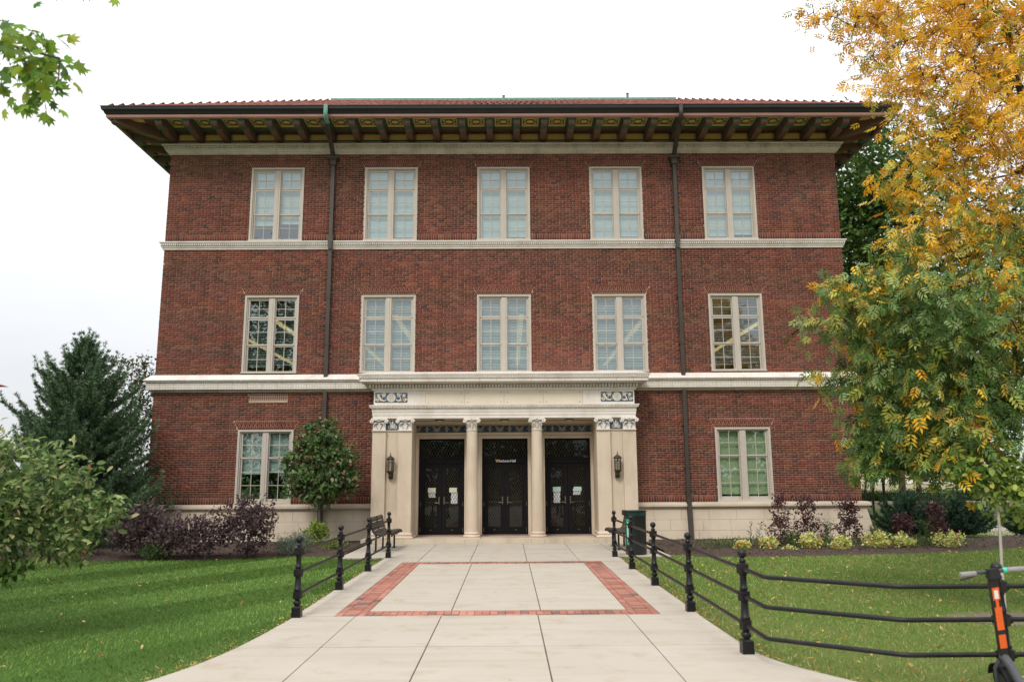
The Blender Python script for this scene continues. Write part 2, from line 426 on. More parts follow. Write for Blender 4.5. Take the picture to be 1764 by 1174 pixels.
path = MB()
pl = [(float(edge(EDGE_L, y)), y, -.016) for y in np.linspace(-1, -17.4, 40)]
pr_ = [(float(edge(EDGE_R, y)), y, -.016) for y in np.linspace(-17.4, -1, 40)]
path.poly(pl+pr_)
path.poly([(-3.7, -4.72, -.0165), (-2.5, -4.72, -.0165), (-2.5, -1.0, -.0165), (-3.7, -1.0, -.0165)])
path.poly([(2.4, -4.72, -.0165), (3.75, -4.72, -.0165), (3.75, -1.0, -.0165), (2.4, -1.0, -.0165)])
M_joint = pm('path_joint', (.10, .075, .055), (.15, .115, .085), 12, .95)
path_o = tag(path.obj('path', M_joint), kind='structure')
def slab(poly):
    b = MB(); b.extrude(poly, -.12, random.uniform(-.0015, .0015), 'z'); return b.obj('slab', M_conc, path_o, fix=True)
def rslab(x0, x1, y0, y1, g=.007): slab([(x0+g, y0+g), (x1-g, y0+g), (x1-g, y1-g), (x0+g, y1-g)])
CX = [-2.66, -1.83, -.72, .49, 1.61, 2.56]
for a, b in zip([-3.7]+CX, CX+[3.75]):
    rslab(a, b, -4.72, -2.7); rslab(a, b, -2.7, -.97)
for a, b in zip(CX[:-1], CX[1:]): rslab(a, b, -5.69, -4.72)
for a, b in ((-2.66, -2.13), (2.04, 2.54)):
    for k in range(3): rslab(a, b, -12.31+k*2.207, -12.31+(k+1)*2.207)
for a, b in ((-1.75, -.66), (-.66, .52), (.52, 1.66)): rslab(a, b, -11.93, -6.07)
for y0, y1 in ((-14.2, -12.31), (-16.05, -14.2), (-17.4, -16.05)):
    ys = np.linspace(y0+.005, y1-.005, 7)
    cx = [-1.86, -.76, .47, 1.61]
    slab([(float(edge(EDGE_L, y)), float(y)) for y in ys[::-1]]+[(cx[0]-.005, y0+.005), (cx[0]-.005, y1-.005)])
    for a, b in zip(cx[:-1], cx[1:]): rslab(a, b, y0, y1)
    slab([(cx[3]+.005, y1-.005), (cx[3]+.005, y0+.005)]+[(float(edge(EDGE_R, y)), float(y)) for y in ys])
for k in range(-8, 9): rslab(k*2.2-1.1, k*2.2+1.1, -21.4, -17.4)
sw = MB().box(-40, 40, -27, -21.41, -.13, -.008)
tag(sw.obj('pavement', M_conc), kind='structure')
M_asph = pm('asphalt', (.05, .05, .052), (.04, .04, .042), 6, .9, .4, 120)
tag(MB().box(-120, 120, -38, -27.01, -.13, -.02).obj('street', M_asph), kind='structure')  # unseen dark ground, added to darken reflections in the lower panes

# brick border laid in the path
pavers = []
def paver_run(x0, x1, y0, y1, along):
    """three courses: soldier pairs between two running edges"""
    if along == 'y':
        n = round((y1-y0)/.2); s = (y1-y0)/n; c = (x1-x0)
        for k in range(n):
            pavers.append((x0, x0+.095, y0+k*s, y0+(k+1)*s)); pavers.append((x1-.095, x1, y0+k*s, y0+(k+1)*s))
        for k in range(2*n): pavers.append((x0+.095, x1-.095, y0+k*s/2, y0+(k+1)*s/2))
    else:
        n = round((x1-x0)/.2); s = (x1-x0)/n
        for k in range(n):
            pavers.append((x0+k*s, x0+(k+1)*s, y0, y0+.095)); pavers.append((x0+k*s, x0+(k+1)*s, y1-.095, y1))
        for k in range(2*n): pavers.append((x0+k*s/2, x0+(k+1)*s/2, y0+.095, y1-.095))
paver_run(-2.13, -1.75, -12.31, -5.69, 'y'); paver_run(1.66, 2.04, -12.31, -5.69, 'y')
paver_run(-1.75, 1.66, -12.31, -11.93, 'x'); paver_run(-1.75, 1.66, -6.07, -5.69, 'x')
pavers.sort(key=lambda p: p[2])
def boxes_mesh(name, B, off=(0, 0, 0), bottom=False):
    """B (n,6): x0,x1,y0,y1,z0,z1 -> joined boxes with one random value each"""
    B = np.asarray(B, float); n = len(B)
    idx = np.array([[0, 2, 4], [1, 2, 4], [1, 3, 4], [0, 3, 4], [0, 2, 5], [1, 2, 5], [1, 3, 5], [0, 3, 5]])
    V = B[:, idx].reshape(-1, 3)-np.array(off)
    q = np.array([[4, 5, 6, 7], [0, 1, 5, 4], [1, 2, 6, 5], [2, 3, 7, 6], [3, 0, 4, 7]]+([[0, 3, 2, 1]]))
    F = (np.arange(n)[:, None, None]*8+q[None]).reshape(-1, 4)
    return fast_mesh(name, V, F, rnd=np.repeat(rng.random(n), len(q)))
pm_cache = {}
for (x0, x1, y0, y1) in pavers[:300]:
    key = (round(x1-x0, 3), round(y1-y0, 3))
    if key not in pm_cache:
        w, d = key; pm_cache[key] = MB().box(-w/2+.004, w/2-.004, -d/2+.004, d/2-.004, -.06, 0).mesh('brick')
    put('brick', pm_cache[key], M_pave, path_o, ((x0+x1)/2, (y0+y1)/2, random.uniform(-.002, .003)))
o = put('brick_border', boxes_mesh('brick_border', [(a+.004, b-.004, c+.004, d-.004, -.06, random.uniform(-.002, .003)) for a, b, c, d in pavers[300:]]), M_pave_mass, path_o)
o['kind'] = 'stuff'

def bed(name, front, back, z=.0):
    xs = np.linspace(front[0][0], front[-1][0], 60)
    ys = np.interp(xs, [p[0] for p in front], [p[1] for p in front])+rng.normal(0, .03, 60)
    V, F = [], []
    m = 14
    for i in range(60):
        for j in range(m):
            t = j/(m-1); y = ys[i]*(1-t)+back*t
            V.append((xs[i], y, -.04+(.06+.03*rng.random())*min(1, t*12)))
    for i in range(59):
        for j in range(m-1): F.append((i*m+j, (i+1)*m+j, (i+1)*m+j+1, i*m+j+1))
    me = fast_mesh(name, np.array(V), np.array(F), smooth=True)
    return tag(put(name, me, M_soil), kind='structure')
bed('planting_bed', BED_L, -.1); bed('planting_bed', BED_R, -.1)

# ------------------------------------------------------------------ the building
HX, DEP = 10.2, 16.0
bld = empty('brick_building', (0, 0, 0))
tag(bld, 'three-storey red brick hall with white bands, tiled roof and columned stone entrance', 'building')
RECT = (-HX, HX, 0.0, DEP)
WW = 1.59
COLX = {1: -6.887, 2: -3.428, 3: 0.0, 4: 3.428, 5: 6.887}
WINS = []   # (xc, zb, zt, row, col)
for c in (1, 2, 3, 4, 5):
    WINS.append((COLX[c], 8.81, 11.12, 3, c)); WINS.append((COLX[c], 4.80, 7.15, 2, c))
for c in (1, 5): WINS.append((COLX[c], 1.05, 3.15, 1, c))
OPEN = [(x-WW/2, x+WW/2, a, b) for x, a, b, _, _ in WINS]+[(-3.6, 3.6, -.1, 4.4)]

wall = MB()
xs = sorted({-HX, HX, *[v for o in OPEN for v in o[:2]]}); zs = sorted({-.1, 12.4, *[v for o in OPEN for v in o[2:]]})
YB = .005
for i in range(len(xs)-1):
    for j in range(len(zs)-1):
        cx, cz = (xs[i]+xs[i+1])/2, (zs[j]+zs[j+1])/2
        if any(a < cx < b and c < cz < d for a, b, c, d in OPEN): continue
        wall.poly([(xs[i], YB, zs[j]), (xs[i+1], YB, zs[j]), (xs[i+1], YB, zs[j+1]), (xs[i], YB, zs[j+1])])
for (a, b, c, d) in OPEN[:-1]:
    for q in ([(a, YB, c), (a, .3, c), (a, .3, d), (a, YB, d)], [(b, YB, c), (b, YB, d), (b, .3, d), (b, .3, c)], [(a, YB, d), (a, .3, d), (b, .3, d), (b, YB, d)], [(a, YB, c), (b, YB, c), (b, .3, c), (a, .3, c)]): wall.poly(q)
wall_o = wall.obj('wall', M_mortar, bld)
# side and rear walls, seen at most at a grazing angle: coursed brick in the material
def side_brick():
    m, n, l, b, out = nodes_of('side_brick')
    p = world_pos(n, l); s = n.new('ShaderNodeSeparateXYZ'); l.new(p, s.inputs[0]); cb = n.new('ShaderNodeCombineXYZ')
    ad = n.new('ShaderNodeMath'); l.new(s.outputs[0], ad.inputs[0]); l.new(s.outputs[1], ad.inputs[1])
    l.new(ad.outputs[0], cb.inputs[0]); l.new(s.outputs[2], cb.inputs[1])
    t = n.new('ShaderNodeTexBrick'); l.new(cb.outputs[0], t.inputs['Vector'])
    t.inputs['Scale'].default_value = 1; t.inputs['Brick Width'].default_value = .205; t.inputs['Row Height'].default_value = .0645; t.inputs['Mortar Size'].default_value = .005
    t.inputs['Color1'].default_value = (.16, .042, .03, 1); t.inputs['Color2'].default_value = (.08, .03, .027, 1); t.inputs['Mortar'].default_value = (.34, .25, .2, 1)
    l.new(t.outputs[0], b.inputs['Base Color']); b.inputs['Roughness'].default_value = .9
    bp = n.new('ShaderNodeBump'); bp.invert = True; bp.inputs['Strength'].default_value = .6; l.new(t.outputs['Fac'], bp.inputs['Height']); bp.inputs['Distance'].default_value = .008
    l.new(bp.outputs[0], b.inputs['Normal'])
    return m
M_side = side_brick()
sw = MB()
sw.poly([(-HX, YB, -.1), (-HX, YB, 12.4), (-HX, DEP, 12.4), (-HX, DEP, -.1)]).poly([(HX, YB, -.1), (HX, DEP, -.1), (HX, DEP, 12.4), (HX, YB, 12.4)]).poly([(-HX, DEP, -.1), (-HX, DEP, 12.4), (HX, DEP, 12.4), (HX, DEP, -.1)])
sw.obj('side_wall', M_side, bld)
rooms = MB()
for z0, z1 in ((-.05, .05), (4.3, 4.42), (7.75, 8.5), (11.9, 12.0)): rooms.box(-HX+.05, HX-.05, .9 if z1 < 4.4 else .32, DEP-.1, z0, z1)
rooms.box(-HX+.04, HX-.04, DEP-.3, DEP-.05, 0, 12)
rooms.poly([(-HX+.02, .31, 0), (-HX+.02, DEP, 0), (-HX+.02, DEP, 12), (-HX+.02, .31, 12)]).poly([(HX-.02, .31, 0), (HX-.02, .31, 12), (HX-.02, DEP, 12), (HX-.02, DEP, 0)])
rooms.box(-4.4, -4.3, .95, DEP-.4, .05, 4.3).box(4.3, 4.4, .95, DEP-.4, .05, 4.3)
rooms.obj('interior', M_room, bld)

# --- bricks
PIT, CRS, JT = .205, .0645, .0108
arch_h, arch_f = .255, .145
def blocked(z0, z1):
    out = []
    zc = (z0+z1)/2
    for (x, a, b, r, c) in WINS:
        if zc > a-.005 and zc < b: out.append((x-WW/2-.004, x+WW/2+.004))
        elif b <= zc < b+arch_h:
            e = arch_f*(zc-b)/arch_h; out.append((x-WW/2-e-.006, x+WW/2+e+.006))
    if zc < 4.4: out.append((-3.66, 3.66))
    if 3.96 < zc < 4.22: out.append((-7.43, -6.30))
    return out
def spans(z0, z1):
    sp = [(-HX, HX)]
    for (a, b) in sorted(blocked(z0, z1)):
        new = []
        for (p, q) in sp:
            if b <= p or a >= q: new.append((p, q)); continue
            if a > p: new.append((p, a))
            if b < q: new.append((b, q))
        sp = new
    return sp
bricks = []
def zone(z0, z1):
    n = round((z1-z0)/CRS); h = (z1-z0)/n
    for k in range(n):
        a, b = z0+k*h+JT/2, z0+(k+1)*h-JT/2
        off = (PIT/2 if k % 2 else 0)+(.04*math.sin(k*12.9) if k % 7 == 3 else 0)
        hd = (k % 6 == 5)
        sp = spans(a, b); x = -HX-off; i = 0
        while x < HX:
            L = PIT/2 if (hd and i % 2) else PIT
            i += 1
            for (p, q) in sp:
                u, v = max(x+JT/2, p), min(x+L-JT/2, q)
                if v-u > .025: bricks.append((u, v, -random.uniform(0, .0035), .02, a+random.uniform(-.0008, .0008), b))
            x += L
def soldier(z0, z1):
    w = .0745
    for (p, q) in spans(z0+.05, z1-.05):
        n = max(1, round((q-p)/w)); s = (q-p)/n
        for k in range(n): bricks.append((p+k*s+JT/2, p+(k+1)*s-JT/2, -random.uniform(0, .0035), .02, z0+JT/2, z1-JT/2))
zone(1.245, 4.26); zone(4.75, 8.53); zone(9.015, 11.56); soldier(1.045, 1.245); soldier(8.815, 9.015)
def pick_key(b):
    x, z = (b[0]+b[1])/2, (b[4]+b[5])/2
    full = abs((b[1]-b[0])-(PIT-JT)) < .002 and (b[5]-b[4]) < .08
    hidden = (-9.5 < x < -3.9 and z < 3.4) or x < -8
    return (0 if full and not hidden else 1, (x-.1)**2+22.8**2+(z-1.7)**2)
bricks.sort(key=pick_key)
hb = np.mean([b[5]-b[4] for b in bricks[:300]])
bme = MB().box(-(PIT-JT)/2, (PIT-JT)/2, 0, .022, -hb/2, hb/2).mesh('brick')
for b in bricks[:300]: put('brick', bme, M_brick, wall_o, ((b[0]+b[1])/2, b[2], (b[4]+b[5])/2))
o = put('brickwork', boxes_mesh('brickwork', bricks[300:]), M_brick_mass, wall_o); o['kind'] = 'stuff'
# flat brick arches
av, af, ar = [], [], []
for (x, a, b, r, c) in WINS:
    n = 30
    for k in range(n):
        def xa(t, e): return x+(-1+2*t)*(WW/2+e)
        cut = .62 if k % 2 else .38
        for (s0, s1) in ((0.0, cut), (cut, 1.0)):
            e0, e1 = arch_f*s0, arch_f*s1
            g0 = .0056; yy = -random.uniform(0, .003)
            z0, z1 = b+.012+s0*arch_h+.003, b+.012+s1*arch_h-.004
            pts = [(xa(k/n, e0)+g0, z0), (xa((k+1)/n, e0)-g0, z0), (xa((k+1)/n, e1)-g0, z1), (xa(k/n, e1)+g0, z1)]
            i0 = len(av)
            av += [(p, yy, q) for p, q in pts]+[(p, .02, q) for p, q in pts]
            af += [(i0, i0+1, i0+2, i0+3)]+[(i0+i, i0+4+i, i0+4+(i+1) % 4, i0+(i+1) % 4) for i in range(4)]
            ar += [.3+.55*random.random()]*5
o = put('brick_arch', fast_mesh('brick_arch', np.array(av), np.array(af), rnd=ar), M_brick_mass, wall_o); o['kind'] = 'stuff'

# --- stone base: battered blocks in three courses under a rounded moulding
base = MB()
for rc in ((-HX, -3.63, 0.0, DEP), (3.63, HX, 0.0, DEP)): base.ring([(.0, 1.045), (.10, 1.04), (.155, 1.02), (.18, .975), (.175, .925), (.14, .895), (.10, .885), (.10, .86), (.0, .86)], rc, cap=False)
base_o = base.obj('stone_base', M_lime2, bld, smooth=True, fix=True)
core = MB()
for rc in ((-HX, -3.63, 0.0, DEP), (3.63, HX, 0.0, DEP)): core.ring([(.06, .87), (.20, -.1)], rc, cap=False); core.obj('joint_backing', M_joint, base_o)
def batter(z): return .085+(.86-z)*.17
rows = [(0.0-.06, .27), (.27, .565), (.565, .86)]
for r, (z0, z1) in enumerate(rows):
    x = -HX-.2; off = [.35, .75, .15][r]; first = True
    edges_ = [-HX-batter(z0)]
    xx = -HX+off
    while xx < HX-.3: edges_.append(xx); xx += random.choice((.78, .92, 1.05))
    edges_.append(HX+batter(z0))
    for a, b in zip(edges_[:-1], edges_[1:]):
        if a > -3.6 and b < 3.6: continue
        if a < -3.6 < b: b = -3.6
        if a < 3.6 < b and a > -3.6: a = 3.6
        g0 = .003
        o0, o1 = batter(z0), batter(z1-.004)
        la = HX+batter(z1-.004) if a < -HX else -(a+g0); rb = HX+batter(z1-.004) if b > HX else b-g0
        pts = [(a+g0, -o0, z0), (b-g0, -o0, z0), (b-g0, .3, z0), (a+g0, .3, z0), (-la, -o1, z1-.005), (rb, -o1, z1-.005), (rb, .3, z1-.005), (-la, .3, z1-.005)]
        MB().hexa(pts).obj('stone_block', M_lime2, base_o)

# --- bands of white terracotta
s1 = MB(); s1.ring([(0, 8.535), (.035, 8.54), (.04, 8.58), (.065, 8.60), (.07, 8.635), (.045, 8.64), (.045, 8.70), (.10, 8.71), (.105, 8.735), (.125, 8.745), (.125, 8.775), (.0, 8.812)], RECT, cap=False)
s1_o = s1.obj('upper_band', M_terra, bld, fix=True)
d = [(x, x+.034, -.098, -.04, 8.642, 8.698) for x in np.arange(-HX-.08, HX+.08, .062)]
o = put('dentil_row', boxes_mesh('dentil_row', d), M_terra, s1_o); o['kind'] = 'stuff'
s2 = MB(); s2.ring([(0, 4.235), (.05, 4.24), (.06, 4.275), (.09, 4.275), (.09, 4.308), (.0, 4.311)], RECT, cap=False)
s2_o = s2.obj('middle_band', M_terra_grey, bld, fix=True)
led = MB(); led.ring([(.0, 4.505), (.175, 4.508), (.18, 4.515), (.18, 4.562), (.235, 4.569), (.235, 4.587), (.06, 4.745), (.0, 4.757)], RECT, cap=False); led.obj('ledge', M_terra, s2_o, fix=True)
d = [(x, x+.03, -.213, -.17, 4.518, 4.56) for x in np.arange(-HX-.18, HX+.2, .055)]
o = put('dentil_row', boxes_mesh('dentil_row', d), M_terra, s2_o); o['kind'] = 'stuff'
def lattice_relief():
    m, n, l, b, out = nodes_of('relief_band')
    p = world_pos(n, l)
    c = mixcol(n, l, mrange(n, l, noise(n, l, p, 2.2, 6), .3, .7, 0, 1), (.72, .67, .60), (.63, .57, .49))
    ck = n.new('ShaderNodeTexVoronoi'); ck.inputs['Scale'].default_value = 13; ck.inputs['Randomness'].default_value = .12; l.new(p, ck.inputs['Vector'])
    c = mixcol(n, l, mrange(n, l, ck.outputs['Distance'], .3, .55, 0, .45), c, (.36, .31, .25))
    l.new(c, b.inputs['Base Color']); b.inputs['Roughness'].default_value = .5
    bp = n.new('ShaderNodeBump'); bp.inputs['Strength'].default_value = .7; bp.inputs['Distance'].default_value = .02; bp.invert = True
    l.new(ck.outputs['Distance'], bp.inputs['Height']); l.new(bp.outputs[0], b.inputs['Normal'])
    return m
M_rel = lattice_relief()
edges_ = [-HX-.17]; x = -HX+.22
while x < HX-.1: edges_.append(x); x += .425
edges_.append(HX+.17)
for a, b in zip(edges_[:-1], edges_[1:]):
    if a > -3.75 and b < 3.75: continue
    MB().box(a+.003, b-.003, -.17+random.uniform(-.002, .002), .05, 4.312, 4.502).obj('terracotta_block', M_rel, s2_o)
for sx in (-1, 1): MB().box(*sorted((sx*(HX-.1), sx*(HX+.168))), .06, DEP+.1, 4.312, 4.502).obj('terracotta_block', M_rel, s2_o)

# --- cornice under the eaves
co = MB(); co.ring([(0, 11.555), (.035, 11.558), (.045, 11.578), (.07, 11.585), (.075, 11.608), (.105, 11.624), (.11, 11.657), (.13, 11.664), (.13, 11.680), (.155, 11.684), (.16, 11.700), (.145, 11.707), (.15, 11.783), (.22, 11.793), (.225, 11.826), (.0, 11.839)], RECT, cap=False)
co_o = co.obj('cornice', M_terra_grey, bld, fix=True)
eg = MB()
for x in np.arange(-HX-.12, HX+.13, .115):
    eg.lathe([(.012, 0), (.036, .015), (.042, .038), (.034, .062), (.012, .07)], (x, -.165, 11.710), 6)
    eg.box(x+.05, x+.065, -.185, -.14, 11.710, 11.783)
o = eg.obj('egg_and_dart', M_terra_grey, co_o, smooth=True); o['kind'] = 'stuff'

# --- eaves
EV = 1.40; ZS = 12.25
ev = MB(); ev.ring([(-.02, 11.97), (-.02, ZS)], RECT, cap=False); eaves_o = ev.obj('eaves', M_wood, bld, fix=True)
so = MB(); so.ring([(-.02, ZS+.003), (EV-.1, ZS+.003)], RECT, cap=False); so.obj('soffit', M_wood, eaves_o)
fa = MB(); fa.ring([(EV-.14, ZS-.02), (EV-.14, 12.13), (EV-.06, 12.122), (EV-.055, 12.14), (EV-.035, 12.15), (EV-.03, 12.222), (EV-.05, 12.226), (EV-.05, ZS-.005)], RECT, cap=False); fa.obj('fascia', M_fascia, eaves_o, fix=True)
gu = MB(); gu.ring([(EV-.1, 12.23), (EV-.02, 12.232), (EV+.0, 12.25), (EV+.02, 12.30), (EV+.075, 12.35), (EV+.085, 12.42), (EV+.10, 12.43), (EV+.10, 12.45), (EV+.06, 12.45), (EV+.05, 12.38), (EV-.06, 12.37)], RECT, cap=False); gu.obj('gutter', M_gutter, eaves_o, smooth=True, fix=True)
BW = .185
def bracket_mesh():
    # profile in (out, z), swept across the width; scrolled nose, stepped underside
    p = [(.0, ZS), (.0, 11.95), (.30, 11.95), (.55, 11.96), (.70, 11.975), (.74, 12.0), (.80, 12.035), (.89, 12.03), (.90, 11.995), (.96, 11.975), (1.10, 11.965), (1.18, 11.985), (1.225, 12.03), (1.235, 12.08), (1.235, ZS)]
    b = MB(); b.extrude([(-o_, z) for o_, z in p], -BW/2, BW/2, 'x')
    return b.mesh('bracket', fix=True)
def bracket_trim():
    b = MB(); b.box(-BW/2-.02, BW/2+.02, -1.24, -.0, 12.205, ZS-.004).box(-BW/2-.012, BW/2+.012, -1.25, -1.20, 12.075, 12.2).box(-BW/2-.006, BW/2+.006, -1.1, -.905, 11.958, 11.972)
    return b.mesh('green_trim')
BRM, BTM = bracket_mesh(), bracket_trim()
XB = [-10.105+.8084*k for k in range(26)]
def bracket(loc, rz):
    o = put('bracket', BRM, M_wood, eaves_o, loc); o.rotation_euler = (0, 0, rz)
    t = put('bracket_trim', BTM, M_egreen, eaves_o, loc); t.rotation_euler = (0, 0, rz)
for x in XB: bracket((x, 0, 0), 0)
YS = [.1+.8084*k for k in range(19)]
for y in YS: bracket((-HX, y, 0), -math.pi/2); bracket((HX, y, 0), math.pi/2)
hipm = MB(); L2 = 1.85
hipm.extrude([(-o_*1.5, z) for o_, z in [(.0, ZS-.002), (.0, 11.98), (.30, 11.965), (.55, 11.975), (.72, 12.0), (.80, 12.04), (.86, 12.045), (.87, 12.02), (1.02, 12.01), (1.12, 12.03), (1.16, 12.07), (1.165, ZS-.002)]], -.12, .12, 'x')
hm = hipm.mesh('hip_bracket', fix=True)
for sx, a in ((-1, -math.pi/4), (1, math.pi/4)):
    o = put('hip_bracket', hm, M_wood, eaves_o, (sx*HX, 0, 0)); o.rotation_euler = (0, 0, a)
# coffers: yellow soffit panels with green strapwork, frieze panels below
def coffer_mesh():
    b = MB(); b.box(-.26, .26, -.34, .34, -.012, 0); return b.mesh('soffit_panel')
def strap_mesh():
    b = MB(); z = -.0145
    def bar(p, q, w=.028): b.bar((p[0], p[1], z), (q[0], q[1], z), w, .012)
    a = .17
    for s in (-1, 1): bar((-.2, s*a), (.2, s*a)); bar((s*.2, -a-.014), (s*.2, a+.014))
    for s in (-1, 1):
        for t in (-1, 1): bar((s*.2, 0), (0, t*a))
    for s in (-1, 1):
        bar((-.11*s, a*.55), (.0, a)); bar((.11*s, -a*.55), (0, -a))
    o8 = [(.12*math.cos(R(22.5+45*i)), .12*math.sin(R(22.5+45*i))) for i in range(8)]
    for i in range(8): bar(o8[i], o8[(i+1) % 8], .022)
    for s in (-1, 1): b.box(-.30, .30, s*.36-.03, s*.36+.03, -.04, 0); b.box(s*.28-.03, s*.28+.03, -.36, .36, -.04, .0)
    return b.mesh('strapwork')
CM, SM = coffer_mesh(), strap_mesh()
FPM = MB().box(-.252, .252, -.03, 0, 12.01, 12.195).mesh('frieze_panel')
FTM = MB().box(-.30, .30, -.05, -.0, 11.985, 12.008).box(-.30, .30, -.045, 0, 12.197, 12.215).mesh('frieze_trim')
for k in range(25):
    xc = (XB[k]+XB[k+1])/2
    put('soffit_panel', CM, M_yellow, eaves_o, (xc, -.80, ZS)); put('strapwork', SM, M_egreen, eaves_o, (xc, -.80, ZS))
    put('frieze_panel', FPM, M_yellow, eaves_o, (xc, -.0, 0)); put('frieze_trim', FTM, M_egreen, eaves_o, (xc, 0, 0))
for sx in (-1, 1):
    for k in range(18):
        yc = (YS[k]+YS[k+1])/2
        for nm, me, mt, lx in (('soffit_panel', CM, M_yellow, .80), ('strapwork', SM, M_egreen, .80)):
            o = put(nm, me, mt, eaves_o, (sx*(HX+lx), yc, ZS)); o.rotation_euler = (0, 0, math.pi/2)
    o = put('soffit_panel', CM, M_yellow, eaves_o, (sx*(HX+.62), -.98, ZS-.001)); o.scale = (.6, .45, 1)

# --- roof
SL = .540; ZE = 12.42; YD = 4.0
rise = (YD+EV)*SL
rf = MB(); X0, Y0, Y1 = HX+EV, -EV, DEP+EV; t = YD+EV
ring0 = [(-X0, Y0, ZE), (X0, Y0, ZE), (X0, Y1, ZE), (-X0, Y1, ZE)]
ring1 = [(-X0+t, Y0+t, ZE+rise), (X0-t, Y0+t, ZE+rise), (X0-t, Y1-t, ZE+rise), (-X0+t, Y1-t, ZE+rise)]
for i in range(4):
    j = (i+1) % 4; rf.poly([ring0[i], ring0[j], ring1[j], ring1[i]])
rf.poly(ring1)
M_pan = pm('roof_pan', (.14, .05, .04), (.10, .04, .03), 5, .9)
roof_o = rf.obj('roof', M_pan, bld)
TW, TL = .19, .23
def tile_geo():
    v = []; k = 7
    for (s, r, lift) in ((0, .082, .008), (TL+.05, .070, .0)):
        for i in range(k):
            a = math.pi*i/(k-1); v.append((r*math.cos(a), s, r*.74*math.sin(a)+lift))
    for (s, r, lift) in ((0, .068, .004),):      # inner rim so the mouth of the tile has thickness
        for i in range(k):
            a = math.pi*i/(k-1); v.append((r*math.cos(a), s, r*.68*math.sin(a)+lift))
    f = [(i, i+1, k+i+1, k+i) for i in range(k-1)]+[(i+1, i, 2*k+i, 2*k+i+1) for i in range(k-1)]
    return np.array(v), np.array(f)
TV, TF = tile_geo()
sl = math.hypot(1, SL); cs, sn = 1/sl, SL/sl
def tilt(V): return np.stack([V[:, 0], V[:, 1]*cs-V[:, 2]*sn, V[:, 1]*sn+V[:, 2]*cs], 1)
TVt = tilt(TV)
tile_me = fast_mesh('tile', TVt, TF, smooth=False)
mass, cnt = [], 0
rows_n = int(t*sl/TL)
for r in range(rows_n):
    ys = Y0-.03+r*TL*cs; half = X0-(ys-Y0)-.06
    n = int(2*half/TW); x0 = -(n-1)*TW/2
    for k in range(n):
        p = (x0+k*TW, ys, ZE+.01+(ys-Y0)*SL)
        if r < 2:
            o = put('tile', tile_me, M_tile, roof_o, (p[0], p[1], p[2]+random.uniform(-.004, .006))); o.rotation_euler = (0, 0, random.uniform(-.02, .02))
        else: mass.append((p, 0))
for side in (-1, 1):
    for r in range(rows_n):
        d_ = r*TL*cs-.03
        y0, y1 = Y0+d_+.1, Y1-d_-.1; n = int((y1-y0)/TW)
        for k in range(n): mass.append(((side*(X0-d_), y0+k*TW, ZE+.01+d_*SL), side))
P = np.array([m[0] for m in mass]); S = np.array([m[1] for m in mass])
Vs = np.repeat(TVt[None], len(P), 0)
Vr = Vs.copy()
Vr[S == 1] = np.stack([-Vs[S == 1][:, :, 1], Vs[S == 1][:, :, 0], Vs[S == 1][:, :, 2]], -1)
Vr[S == -1] = np.stack([Vs[S == -1][:, :, 1], -Vs[S == -1][:, :, 0], Vs[S == -1][:, :, 2]], -1)
Vr += P[:, None]
Fm = (np.arange(len(P))[:, None, None]*len(TV)+TF[None]).reshape(-1, 4)
o = put('tile_field', fast_mesh('tile_field', Vr.reshape(-1, 3), Fm, rnd=np.repeat(rng.random(len(P)), len(TF))), M_tile_mass, roof_o); o['kind'] = 'stuff'
hp = MB()
for sx in (-1, 1):
    for k in range(22):
        u0 = k/22*t; u1 = (k+1.1)/22*t
        hp.tube([(sx*(X0-u0-.02), Y0+u0+.02, ZE+.004+u0*SL), (sx*(X0-u1), Y0+u1, ZE-.012+u1*SL)], [.078, .07], 8)
o = hp.obj('hip_tiles', M_tile_mass, roof_o, smooth=True); o['kind'] = 'stuff'
cr = MB().box(-X0+t-.12, X0-t+.12, Y0+t-.06, Y0+t+.1, ZE+rise-.02, ZE+rise+.11); cr.obj('copper_edge', M_patina, roof_o)
for vx, vy, vh in ((.0, 4.6, .50), (4.65, 4.6, .58)): MB().lathe([(.045, ZE+rise), (.045, ZE+rise+vh), (.055, ZE+rise+vh), (.055, ZE+rise+vh+.03)], (vx, vy, 0), 10).obj('vent_pipe', M_handle, roof_o)

